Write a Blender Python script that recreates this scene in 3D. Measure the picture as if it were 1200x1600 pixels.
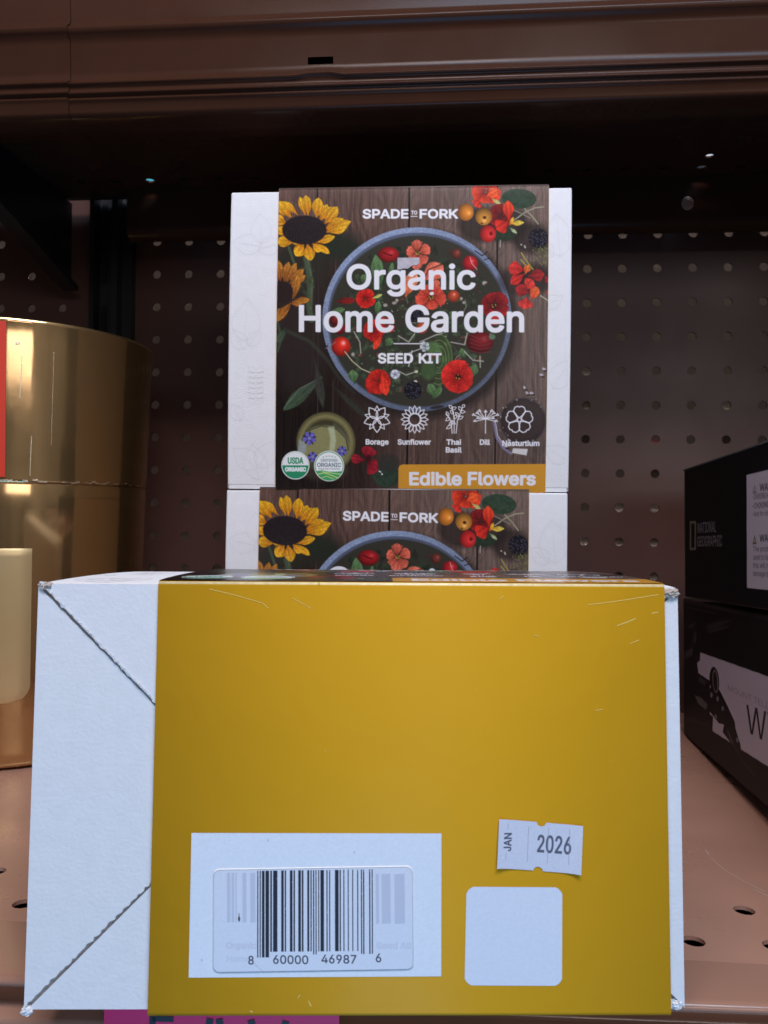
import bpy, math, os, random
import numpy as np
from mathutils import Matrix, Vector, Euler

R = math.radians
S = bpy.context.scene
COL = S.collection
for o in list(bpy.data.objects):
    bpy.data.objects.remove(o)

# ------------------------------------------------------------------ camera, world, lamps, exposure
CAM_Z = 0.1455                       # metres above the lower shelf
cam_data = bpy.data.cameras.new('camera')
cam = bpy.data.objects.new('camera', cam_data)
COL.objects.link(cam)
cam_data.sensor_fit = 'VERTICAL'
cam_data.sensor_height = 24.0
cam_data.lens = 24.0 * 1209 / 1600
cam_data.clip_start = 0.01
cam_data.clip_end = 100
cam_data.dof.use_dof = True
cam_data.dof.focus_distance = 0.29
cam_data.dof.aperture_fstop = 24.0
YAW, ROLL = R(4.67), R(0.7)
_f = Vector((-math.sin(YAW), math.cos(YAW), 0))
_r = Vector((math.cos(YAW), math.sin(YAW), 0))
_u = _r.cross(_f)
_R = _r * math.cos(ROLL) + _u * math.sin(ROLL)
_U = -_r * math.sin(ROLL) + _u * math.cos(ROLL)
_m = Matrix((_R, _U, -_f)).transposed().to_4x4()
_m.translation = (0, 0, CAM_Z)
cam.matrix_world = _m
S.camera = cam

world = bpy.data.worlds.new('World')
S.world = world
world.use_nodes = True
wn, wl = world.node_tree.nodes, world.node_tree.links
wbg = wn['Background']
wtc = wn.new('ShaderNodeTexCoord')
wmap = wn.new('ShaderNodeMapping'); wmap.inputs['Scale'].default_value = (1.6, 1.6, 0.7)
wns = wn.new('ShaderNodeTexNoise'); wns.inputs['Scale'].default_value = 2.2; wns.inputs['Detail'].default_value = 2
wcr = wn.new('ShaderNodeValToRGB')
wcr.color_ramp.elements[0].position = 0.46; wcr.color_ramp.elements[0].color = (0.09, 0.075, 0.07, 1)
wcr.color_ramp.elements[1].position = 0.70; wcr.color_ramp.elements[1].color = (0.95, 0.92, 0.95, 1)
wl.new(wtc.outputs['Generated'], wmap.inputs['Vector'])
wl.new(wmap.outputs['Vector'], wns.inputs['Vector'])
wl.new(wns.outputs['Fac'], wcr.inputs['Fac'])
wl.new(wcr.outputs['Color'], wbg.inputs['Color'])
wbg.inputs['Strength'].default_value = 0.22


def area(name, loc, target, sx, sy, power, colour):
    d = bpy.data.lights.new(name, 'AREA')
    d.shape = 'RECTANGLE'; d.size = sx; d.size_y = sy; d.energy = power; d.color = colour
    o = bpy.data.objects.new(name, d); COL.objects.link(o)
    o.location = loc
    o.rotation_euler = (Vector(target) - Vector(loc)).to_track_quat('-Z', 'Y').to_euler()
    return o


area('ceiling_lamp', (0.02, -0.10, 0.82), (0.05, 0.3, 0.1), 0.45, 0.18, 5.3, (1.0, 0.86, 0.85))
area('aisle_daylight', (0.42, -0.75, 1.90), (0.0, 0.3, 0.1), 1.1, 0.5, 24.0, (0.45, 0.72, 1.0))
area('low_daylight', (0.02, -0.32, -0.40), (0.0, 0.2, 0.06), 0.5, 0.25, 2.3, (0.16, 0.52, 1.0))  # blue fill added low in front to cool the front box
area('next_aisle_lamp', (0.98, -2.1, 0.72), (0.15, 0.587, 0.3), 1.0, 0.5, 7.0, (1.0, 0.92, 0.92))  # panel added so that its reflection lays haze on the pegboard
area('far_aisle_lamp', (0.05, 0.604, 0.73), (0.05, 0.604, 0.0), 1.1, 0.02, 10.0, (1.0, 0.92, 0.85))  # strip added inside the board gap to brighten what the holes show

S.view_settings.view_transform = 'Standard'
S.view_settings.look = 'None'
S.view_settings.exposure = 0.0
S.view_settings.gamma = 1.0
S.view_settings.use_curve_mapping = False
S.cycles.use_denoising = True
S.cycles.max_bounces = 8

# ------------------------------------------------------------------ helpers
rng = np.random.default_rng(7)
random.seed(7)


def tag(o, label=None, cat=None, group=None, kind=None):
    if label: o['label'] = label
    if cat: o['category'] = cat
    if group: o['group'] = group
    if kind: o['kind'] = kind
    return o


def empty(name, loc=(0, 0, 0), rot=(0, 0, 0)):
    o = bpy.data.objects.new(name, None)
    COL.objects.link(o)
    o.location = loc; o.rotation_euler = rot
    o.empty_display_size = 0.02
    return o


class MB:
    def __init__(self):
        self.v, self.f, self.m, self.s = [], [], [], []

    def add(self, verts, faces, mat=0, smooth=False):
        b = len(self.v)
        self.v += [tuple(p) for p in verts]
        for f in faces:
            self.f.append([b + i for i in f]); self.m.append(mat); self.s.append(smooth)

    def box(self, x0, x1, y0, y1, z0, z1, mat=0):
        v = [(x0, y0, z0), (x1, y0, z0), (x1, y1, z0), (x0, y1, z0), (x0, y0, z1), (x1, y0, z1), (x1, y1, z1), (x0, y1, z1)]
        self.add(v, [(0, 3, 2, 1), (4, 5, 6, 7), (0, 1, 5, 4), (1, 2, 6, 5), (2, 3, 7, 6), (3, 0, 4, 7)], mat)

    def strip(self, prof, xs, mat=0, smooth=True, skip=None):
        """profile of (y, z) points swept along x through the stations xs"""
        n = len(prof)
        v = [(x, p[0], p[1]) for x in xs for p in prof]
        fs = []
        for i in range(len(xs) - 1):
            for j in range(n - 1):
                if skip and skip(i, j): continue
                fs.append((i * n + j, i * n + j + 1, (i + 1) * n + j + 1, (i + 1) * n + j))
        self.add(v, fs, mat, smooth)

    def prism(self, poly, t0, t1, axes, mat=0):
        """closed 2-D polygon (counter-clockwise) between t0 and t1; axes maps (a, b, t) to xyz"""
        n = len(poly)
        v = [axes(a, b, t0) for a, b in poly] + [axes(a, b, t1) for a, b in poly]
        fs = [tuple(range(n - 1, -1, -1)), tuple(range(n, 2 * n))]
        fs += [(i, (i + 1) % n, n + (i + 1) % n, n + i) for i in range(n)]
        self.add(v, fs, mat)

    def ribbon(self, pts, w, axes, mat=0):
        p = np.array(pts, float)
        d = np.gradient(p, axis=0)
        d /= np.linalg.norm(d, axis=1)[:, None] + 1e-12
        nrm = np.stack([-d[:, 1], d[:, 0]], 1) * (np.asarray(w).reshape(-1, 1) / 2)
        a, b = p + nrm, p - nrm
        v = [axes(*q) for q in a] + [axes(*q) for q in b]
        n = len(p)
        self.add(v, [(i, i + 1, n + i + 1, n + i) for i in range(n - 1)], mat)

    def build(self, name, mats, parent=None, bevel=0, recalc=True):
        me = bpy.data.meshes.new(name)
        me.from_pydata(self.v, [], self.f)
        if not isinstance(mats, (list, tuple)): mats = [mats]
        for m in mats: me.materials.append(m)
        me.polygons.foreach_set('material_index', self.m)
        me.polygons.foreach_set('use_smooth', self.s)
        me.update()
        if recalc:
            import bmesh
            bm = bmesh.new(); bm.from_mesh(me)
            bmesh.ops.remove_doubles(bm, verts=bm.verts, dist=1e-7)
            bmesh.ops.recalc_face_normals(bm, faces=bm.faces)
            bm.to_mesh(me); bm.free()
        o = bpy.data.objects.new(name, me)
        COL.objects.link(o)
        if parent: o.parent = parent
        if bevel:
            b = o.modifiers.new('bevel', 'BEVEL'); b.width = bevel; b.segments = 3; b.limit_method = 'ANGLE'; b.angle_limit = R(40)
        return o


def mat(name, col, rough=0.5, metal=0.0, spec=0.5, noise=None, bump=None, rvar=None, coat=0.0, coat_rough=0.1, tex='Object'):
    m = bpy.data.materials.new(name); m.use_nodes = True
    n, l = m.node_tree.nodes, m.node_tree.links
    p = n['Principled BSDF']
    p.inputs['Base Color'].default_value = (*col, 1)
    p.inputs['Roughness'].default_value = rough
    p.inputs['Metallic'].default_value = metal
    p.inputs['Specular IOR Level'].default_value = spec
    p.inputs['Coat Weight'].default_value = coat
    p.inputs['Coat Roughness'].default_value = coat_rough
    tc = n.new('ShaderNodeTexCoord')
    def nz(scale, detail=4, stretch=None):
        t = n.new('ShaderNodeTexNoise'); t.inputs['Scale'].default_value = scale; t.inputs['Detail'].default_value = detail
        src = tc.outputs[tex]
        if stretch:
            mp = n.new('ShaderNodeMapping'); mp.inputs['Scale'].default_value = stretch
            l.new(src, mp.inputs['Vector']); src = mp.outputs['Vector']
        l.new(src, t.inputs['Vector'])
        return t
    if noise:                                    # (scale, amount)
        t = nz(noise[0]); mx = n.new('ShaderNodeMix'); mx.data_type = 'RGBA'
        mx.inputs['A'].default_value = (*[c * (1 - noise[1]) for c in col], 1)
        mx.inputs['B'].default_value = (*[min(1, c * (1 + noise[1])) for c in col], 1)
        l.new(t.outputs['Fac'], mx.inputs['Factor']); l.new(mx.outputs['Result'], p.inputs['Base Color'])
    if rvar:                                     # (scale, lo, hi)
        t = nz(rvar[0], 6); mr = n.new('ShaderNodeMapRange')
        mr.inputs['From Min'].default_value = 0.3; mr.inputs['From Max'].default_value = 0.7
        mr.inputs['To Min'].default_value = rvar[1]; mr.inputs['To Max'].default_value = rvar[2]
        l.new(t.outputs['Fac'], mr.inputs['Value']); l.new(mr.outputs['Result'], p.inputs['Roughness'])
    if bump:                                     # (scale, distance[, stretch])
        t = nz(bump[0], 5, bump[2] if len(bump) > 2 else None); b = n.new('ShaderNodeBump')
        b.inputs['Strength'].default_value = 1.0; b.inputs['Distance'].default_value = bump[1]
        l.new(t.outputs['Fac'], b.inputs['Height']); l.new(b.outputs['Normal'], p.inputs['Normal'])
    return m


def print_mat(name, rough=0.35, spec=0.5, bump=None):
    m = mat(name, (0.5, 0.5, 0.5), rough, spec=spec, bump=bump)
    n, l = m.node_tree.nodes, m.node_tree.links
    a = n.new('ShaderNodeVertexColor'); a.layer_name = 'print'
    l.new(a.outputs['Color'], n['Principled BSDF'].inputs['Base Color'])
    return m


M = dict(
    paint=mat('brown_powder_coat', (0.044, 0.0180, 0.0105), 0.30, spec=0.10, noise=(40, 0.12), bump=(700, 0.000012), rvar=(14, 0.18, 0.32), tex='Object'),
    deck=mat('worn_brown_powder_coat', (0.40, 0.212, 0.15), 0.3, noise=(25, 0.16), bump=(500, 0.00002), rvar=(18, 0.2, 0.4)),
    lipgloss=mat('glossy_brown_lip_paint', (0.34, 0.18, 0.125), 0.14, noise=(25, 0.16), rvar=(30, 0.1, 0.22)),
    board=mat('dark_brown_board_paint', (0.095, 0.045, 0.036), 0.42, spec=0.5, noise=(12, 0.2), bump=(300, 0.00003), rvar=(9, 0.36, 0.52)),
    black=mat('black_steel', (0.012, 0.013, 0.016), 0.4, noise=(30, 0.2), rvar=(15, 0.3, 0.5)),
    white=mat('white_corrugated_card', (0.74, 0.74, 0.765), 0.75, spec=0.3, noise=(240, 0.05), bump=(900, 0.00010, (1, 1, 2.2))),
    kraft=mat('raw_card_edge', (0.46, 0.38, 0.33), 0.9, spec=0.2, noise=(800, 0.3), bump=(1500, 0.0003)),
    leafink=mat('pale_grey_ink', (0.70, 0.696, 0.72), 0.8, spec=0.2),
    gold=mat('mustard_sleeve_card', (0.71, 0.358, 0.015), 0.45, spec=0.17, noise=(9, 0.05), bump=(24, 0.0005), rvar=(30, 0.40, 0.54)),
    sleevetop=mat('dark_printed_card', (0.10, 0.075, 0.068), 0.35, noise=(80, .3)),
    worn=mat('worn_fold_edge', (0.80, 0.66, 0.36), 0.5, noise=(700, 0.3)),
    scuff=mat('pale_scuff', (0.78, 0.53, 0.12), 0.5),
    foil=mat('gold_foil', (0.60, 0.395, 0.19), 0.1, metal=1.0, noise=(30, 0.05), bump=(16, 0.0006, (1, 1, 0.2)), rvar=(40, 0.06, 0.15)),
    foilworn=mat('scuffed_foil', (0.86, 0.74, 0.55), 0.35, metal=1.0, bump=(900, 0.0004)),
    red=mat('red_paper', (0.62, 0.035, 0.012), 0.45, noise=(40, 0.1)),
    carton=mat('black_printed_card', (0.008, 0.008, 0.0095), 0.33, spec=0.18, noise=(60, 0.3), rvar=(25, 0.25, 0.42)),
    cartonedge=mat('grey_card_edge', (0.10, 0.09, 0.09), 0.6),
    cartondust=mat('pale_dust', (0.60, 0.50, 0.45), 0.8),
    magenta=mat('magenta_paper', (0.88, 0.008, 0.15), 0.5, noise=(80, 0.05)),
    ink=mat('black_ink', (0.012, 0.010, 0.014), 0.5),
    backing=mat('far_side_panel', (0.24, 0.19, 0.165), 0.7, noise=(30, 0.5)),
    paper=mat('white_paper', (0.78, 0.78, 0.79), 0.6),
    mint=mat('pale_green_paper', (0.55, 0.78, 0.62), 0.6),
    pinkp=mat('pink_paper', (0.8, 0.12, 0.2), 0.6),
    teal=mat('teal_card', (0.08, 0.52, 0.60), 0.5),
    screw=mat('dull_screw_metal', (0.42, 0.25, 0.2), 0.45, metal=0.6),
)
def two_lobe(m, rough2, share):
    n, l = m.node_tree.nodes, m.node_tree.links
    p = n['Principled BSDF']; o = n['Material Output']
    q = n.new('ShaderNodeBsdfPrincipled'); q.inputs['Metallic'].default_value = 1
    q.inputs['Base Color'].default_value = (0.52, 0.33, 0.145, 1); q.inputs['Roughness'].default_value = rough2
    mx = n.new('ShaderNodeMixShader'); mx.inputs['Fac'].default_value = share
    l.new(p.outputs[0], mx.inputs[1]); l.new(q.outputs[0], mx.inputs[2]); l.new(mx.outputs[0], o.inputs['Surface'])


two_lobe(M['foil'], 0.5, 0.28)
M['print'] = print_mat('printed_sleeve_card', 0.24, 0.28, bump=(160, 0.00005))
M['printmatt'] = print_mat('printed_paper', 0.5, 0.4, bump=(900, 0.00003))
M['printcarton'] = print_mat('printed_carton_side', 0.45, 0.14)


# ------------------------------------------------------------------ painter for printed surfaces
def lin(c):
    c = np.asarray(c, float)
    return np.where(c <= 0.04045, c / 12.92, ((c + 0.055) / 1.055) ** 2.4)


def rgb(*c):
    return np.array(c, float) / 255.0


def vnoise(h, w, cy, cx, r=rng):
    gh, gw = int(h / cy) + 3, int(w / cx) + 3
    g = r.random((gh, gw))
    y, x = np.arange(h) / cy, np.arange(w) / cx
    yi, xi = y.astype(int), x.astype(int)
    fy, fx = (y - yi)[:, None], (x - xi)[None, :]
    fy = fy * fy * (3 - 2 * fy); fx = fx * fx * (3 - 2 * fx)
    a = g[yi][:, xi]; b = g[yi][:, xi + 1]; c = g[yi + 1][:, xi]; d = g[yi + 1][:, xi + 1]
    return (a * (1 - fx) + b * fx) * (1 - fy) + (c * (1 - fx) + d * fx) * fy


class Canvas:
    """numpy picture; drawing coordinates go through self.map to pixels of the picture"""
    def __init__(self, w, h, ss, bg, mp=None):
        self.w, self.h, self.ss = w, h, ss
        self.W, self.H = int(round(w * ss)), int(round(h * ss))
        self.a = np.empty((self.H, self.W, 3)); self.a[:] = bg
        self.mp = mp or (lambda p: p)

    def T(self, pts):
        return np.asarray(self.mp(np.asarray(pts, float))) * self.ss

    def sdf(self, contours, pad):
        P = np.concatenate(contours)
        x0, y0 = np.floor(P.min(0) - pad - 1).astype(int); x1, y1 = np.ceil(P.max(0) + pad + 2).astype(int)
        x0, y0 = max(x0, 0), max(y0, 0); x1, y1 = min(x1, self.W), min(y1, self.H)
        if x1 <= x0 or y1 <= y0: return None
        gx = np.arange(x0, x1) + 0.5; gy = np.arange(y0, y1) + 0.5
        D = np.full((len(gy), len(gx)), 1e9); Wn = np.zeros((len(gy), len(gx)))
        for c in contours:
            n = len(c)
            for i in range(n):
                a, b = c[i], c[(i + 1) % n]
                if a[1] != b[1]:
                    lo, hi = (a, b) if a[1] < b[1] else (b, a)
                    j0, j1 = np.searchsorted(gy, lo[1]), np.searchsorted(gy, hi[1])
                    if j1 > j0:
                        yy = gy[j0:j1]
                        xc = a[0] + (yy - a[1]) / (b[1] - a[1]) * (b[0] - a[0])
                        Wn[j0:j1] += (gx[None, :] < xc[:, None]) * (1 if b[1] > a[1] else -1)
                i0 = max(0, int(min(a[0], b[0]) - pad - 1) - x0); i1 = min(len(gx), int(max(a[0], b[0]) + pad + 2) - x0)
                j0 = max(0, int(min(a[1], b[1]) - pad - 1) - y0); j1 = min(len(gy), int(max(a[1], b[1]) + pad + 2) - y0)
                if i1 <= i0 or j1 <= j0: continue
                d = b - a; L = d @ d + 1e-12
                px = gx[None, i0:i1] - a[0]; py = gy[j0:j1, None] - a[1]
                t = np.clip((px * d[0] + py * d[1]) / L, 0, 1)
                q = np.hypot(px - t * d[0], py - t * d[1])
                D[j0:j1, i0:i1] = np.minimum(D[j0:j1, i0:i1], q)
        sd = np.where(Wn != 0, -D, D)
        return (slice(y0, y1), slice(x0, x1)), np.clip(sd, -1e3, 1e3), gx, gy

    def fill(self, contours, col, soft=0.8, off=0.0, alpha=1.0, shade=None, pad=0):
        cs = [self.T(c) for c in contours]
        soft *= self.ss; off *= self.ss
        r = self.sdf(cs, max(soft, 0) + abs(off) + 1 + pad * self.ss)
        if r is None: return
        win, sd, gx, gy = r
        k = np.clip(0.5 - (sd - off) / max(soft, 0.6), 0, 1) * alpha
        c = np.broadcast_to(np.asarray(col, float), sd.shape + (3,))
        if shade is not None:
            c = shade(np.broadcast_to(gx[None, :], sd.shape) / self.ss, np.broadcast_to(gy[:, None], sd.shape) / self.ss, c, sd / self.ss)
        self.a[win] = self.a[win] * (1 - k[..., None]) + np.clip(c, 0, 1) * k[..., None]

    def poly(self, pts, col, **k): self.fill([np.asarray(pts, float)], col, **k)

    def ell(self, cx, cy, rx, ry, col, ang=0, n=40, **k):
        t = np.linspace(0, 2 * np.pi, n, endpoint=False); a = R(ang)
        x, y = rx * np.cos(t), ry * np.sin(t)
        self.poly(np.stack([cx + x * math.cos(a) - y * math.sin(a), cy + x * math.sin(a) + y * math.cos(a)], 1), col, **k)

    def ring(self, cx, cy, rx, ry, w, col, wy=None, **k):
        t = np.linspace(0, 2 * np.pi, 90, endpoint=False); wy = wy or w
        o = np.stack([cx + rx * np.cos(t), cy + ry * np.sin(t)], 1)
        i = np.stack([cx + (rx - w) * np.cos(-t), cy + (ry - wy) * np.sin(-t)], 1)
        self.fill([o, i], col, **k)

    def line(self, pts, w, col, closed=False, **k):
        p = np.asarray(pts, float)
        if closed: p = np.vstack([p, p[:1]])
        cs = []
        for a, b in zip(p[:-1], p[1:]):
            d = b - a; L = np.hypot(*d)
            if L < 1e-6: continue
            nn = np.array([-d[1], d[0]]) / L * 0.02; e = d / L * 0.01
            cs.append(np.array([a + nn - e, b + nn + e, b - nn + e, a - nn - e]))
        if cs: self.fill(cs, col, off=w / 2, **k)

    def fruit(self, cx, cy, r, col, hx=0.3, hy=-0.3, ry=None, hl=0.5, dark=0.45, soft=1.0):
        ry = ry or r
        mc = np.asarray(self.mp(np.array([[cx, cy]], float)))[0]
        def sh(X, Y, c, sd):
            dx, dy = (X - mc[0]) / r, (Y - mc[1]) / ry
            d = np.hypot(dx - hx * 0.5, dy - hy * 0.5)
            b = np.clip(1.12 - dark * d ** 1.6, 0.2, 1.2)[..., None]
            s = np.exp(-((dx - hx) ** 2 + (dy - hy) ** 2) / 0.05)[..., None] * hl
            return c * b + s * (1 - c * 0.3)
        self.ell(cx, cy, r, ry, col, shade=sh, soft=soft)

    def petal(self, bx, by, tx, ty, w, c0, c1, bulge=0.6, tip=0.5, vein=0.12, soft=0.8, alpha=1.0, ruff=0.0):
        b, t = np.array([bx, by], float), np.array([tx, ty], float)
        d = t - b; L = np.hypot(*d); e = d / L; nn = np.array([-e[1], e[0]])
        s = np.linspace(0, 1, 12)
        prof = np.sin(np.pi * np.clip(s, 0, 1) ** (math.log(0.5) / math.log(bulge))) ** (0.55 + tip * 0.6)
        prof = np.maximum(prof, 0.16 * (1 - s))
        wob = 1 + 0.08 * np.sin(s * 9 + bx)
        if ruff:
            s = np.linspace(0, 1, 26); prof = np.interp(s, np.linspace(0, 1, 12), prof)
            wob = 1 + ruff * (np.sin(s * 21 + bx * 3) + .7 * np.sin(s * 37 + by)) * s
            prof = prof * (1 + ruff * np.sin(s * 29 + by * 2) * s)
        up = b + s[:, None] * d + nn * (prof * wob * w / 2)[:, None]
        dn = b + s[:, None] * d - nn * (prof * w / 2)[:, None]
        mb, mt = np.asarray(self.mp(np.stack([b, t])))
        md = mt - mb; ml = np.hypot(*md) + 1e-9; me = md / ml
        ph = random.random() * 6
        def sh(X, Y, c, sd):
            q = ((X - mb[0]) * me[0] + (Y - mb[1]) * me[1]) / ml
            r_ = (-(X - mb[0]) * me[1] + (Y - mb[1]) * me[0]) / max(w, 1)
            q = np.clip(q, 0, 1)[..., None]
            cc = np.asarray(c0) * (1 - q) + np.asarray(c1) * q
            v = 1 - vein * np.cos(r_ * 16 + ph)[..., None] * (1 - q * 0.5) - 0.13 * np.exp(-(sd / 0.9) ** 2)[..., None] + 0.10 * r_[..., None]
            n_ = 0.86 + 0.28 * vnoise(*X.shape, 2.2, 2.2)
            return cc * v * n_[..., None]
        self.poly(np.vstack([up, dn[::-1]]), c1, soft=soft, shade=sh, alpha=alpha)

    def flower(self, cx, cy, r, c0, c1, n=5, rot=0, squash=1.0, centre=None, w=1.0, skip=()):
        order = list(range(n)); random.shuffle(order)
        for i in order:
            if i in skip: continue
            a = R(rot) + 2 * math.pi * i / n
            rr = r * random.uniform(0.88, 1.06)
            self.petal(cx + 0.08 * r * math.cos(a), cy + 0.08 * r * math.sin(a) * squash, cx + rr * math.cos(a), cy + rr * math.sin(a) * squash,
                       r * w * random.uniform(0.95, 1.12), np.asarray(c0), np.asarray(c1) * random.uniform(0.88, 1.08), bulge=0.68, tip=0.05, vein=0.07, ruff=0.10)
        if centre is not None:
            self.ell(cx, cy, r * 0.17, r * 0.15 * squash, centre, soft=2)
            for i in range(5):
                a = random.random() * 6.28
                self.ell(cx + r * 0.12 * math.cos(a), cy + r * 0.12 * math.sin(a), 0.9, 0.9, rgb(205, 165, 70), alpha=0.8)

    def berry(self, cx, cy, r):
        self.ell(cx, cy, r, r, rgb(22, 20, 27), soft=2)
        for i in range(int(r * 2.4)):
            a = random.random() * 6.28; q = r * math.sqrt(random.random()) * 0.92
            x, y = cx + q * math.cos(a), cy + q * math.sin(a)
            self.ell(x, y, 1.9, 1.9, rgb(34, 31, 42), soft=1, n=14)
            self.ell(x - 0.5, y - 0.6, 0.7, 0.7, rgb(105, 108, 128), soft=1, alpha=0.75, n=10)

    def text(self, s, x0, x1, ybase, cap, col, bold=0.0, rot=0, **k):
        """letters fitted between x0 and x1 with capitals cap high; bold = stroke added (share of cap)"""
        cs, (bx0, bx1) = glyphs(s)
        b = bold * cap
        sx, sy = (x1 - x0 - 2 * b) / (bx1 - bx0), (cap - 2 * b) / CAPH
        a = R(rot); out = []
        for c in cs:
            x = b + (c[:, 0] - bx0) * sx; y = -(c[:, 1] * sy + b)
            out.append(np.stack([x0 + x * math.cos(a) - y * math.sin(a), ybase + x * math.sin(a) + y * math.cos(a)], 1))
        self.fill(out, col, off=b, **k)

    def mesh(self, name, w, h, axes, material, parent, keep=None, tint=1.0):
        """the picture as a fine grid; axes maps (u 0..1, v 0..1 down) to xyz arrays"""
        H, W = self.H, self.W
        v, u = np.meshgrid((np.arange(H) + 0.5) / H, (np.arange(W) + 0.5) / W, indexing='ij')
        u = (u - 0.5) * W / (W - 1) + 0.5; v = (v - 0.5) * H / (H - 1) + 0.5
        co = np.stack(axes(u, v), -1).reshape(-1, 3)
        idx = np.arange(H * W).reshape(H, W)
        q = np.stack([idx[:-1, :-1], idx[1:, :-1], idx[1:, 1:], idx[:-1, 1:]], -1).reshape(-1, 4)
        if keep is not None:
            kk = keep(u, v)
            q = q[(kk[:-1, :-1] & kk[1:, :-1] & kk[1:, 1:] & kk[:-1, 1:]).reshape(-1)]
        me = bpy.data.meshes.new(name)
        me.vertices.add(H * W); me.vertices.foreach_set('co', co.astype(np.float32).ravel())
        me.loops.add(q.size); me.loops.foreach_set('vertex_index', q.astype(np.int32).ravel())
        me.polygons.add(len(q)); me.polygons.foreach_set('loop_start', (np.arange(len(q)) * 4).astype(np.int32))
        me.polygons.foreach_set('loop_total', np.full(len(q), 4, np.int32))
        me.update(calc_edges=True)
        at = me.color_attributes.new('print', 'FLOAT_COLOR', 'POINT')
        c = np.ones((H * W, 4), np.float32); c[:, :3] = np.clip(lin(self.a).reshape(-1, 3) * tint, 0, 0.88)
        at.data.foreach_set('color', c.ravel())
        me.materials.append(material)
        if keep is not None:
            import bmesh
            bm = bmesh.new(); bm.from_mesh(me)
            bmesh.ops.delete(bm, geom=[x for x in bm.verts if not x.link_faces], context='VERTS')
            bm.to_mesh(me); bm.free()
        o = bpy.data.objects.new(name, me); COL.objects.link(o)
        if parent: o.parent = parent
        return o


FONT = None
try:
    _fp = os.path.join(bpy.utils.resource_path('LOCAL'), 'datafiles', 'fonts', 'Inter.woff2')
    if os.path.exists(_fp): FONT = bpy.data.fonts.load(_fp)
except Exception:
    FONT = None
_gc = {}


def glyphs(s, spacing=1.0):
    key = (s, spacing)
    if key in _gc: return _gc[key]
    c = bpy.data.curves.new('lettering', 'FONT'); c.body = s; c.fill_mode = 'NONE'; c.resolution_u = 4
    c.space_character = spacing
    if FONT: c.font = FONT
    o = bpy.data.objects.new('lettering', c); COL.objects.link(o)
    me = o.to_mesh()
    co = np.array([v.co[:2] for v in me.vertices]); ed = np.array([e.vertices[:] for e in me.edges])
    nb = {}
    for a, b in ed: nb.setdefault(a, []).append(b); nb.setdefault(b, []).append(a)
    seen, cs = set(), []
    # keep the winding of the outline: follow the edges in their stored direction
    nxt = {a: b for a, b in ed}
    for st in range(len(co)):
        if st in seen or st not in nb: continue
        loop, p, cur = [], None, st
        while cur not in seen:
            seen.add(cur); loop.append(cur)
            cand = [x for x in nb[cur] if x not in seen]
            if not cand: break
            cur = nxt[cur] if nxt.get(cur) in cand else cand[0]
        if len(loop) > 2: cs.append(co[loop])
    o.to_mesh_clear(); bpy.data.objects.remove(o); bpy.data.curves.remove(c)
    al = np.concatenate(cs)
    _gc[key] = (cs, (al[:, 0].min(), al[:, 0].max()))
    return _gc[key]


CAPH = 1.0
CAPH = np.concatenate(glyphs('H')[0])[:, 1].max()


def homog(src, dst):
    A = []
    for (x, y), (u, v) in zip(src, dst):
        A.append([x, y, 1, 0, 0, 0, -u * x, -u * y, -u]); A.append([0, 0, 0, x, y, 1, -v * x, -v * y, -v])
    h = np.linalg.svd(np.array(A, float))[2][-1].reshape(3, 3)
    def f(p):
        p = np.atleast_2d(p); q = np.c_[p, np.ones(len(p))] @ h.T
        return q[:, :2] / q[:, 2:]
    return f


# ------------------------------------------------------------------ the sleeve picture
FW, FH = 424.0, 470.0


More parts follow.
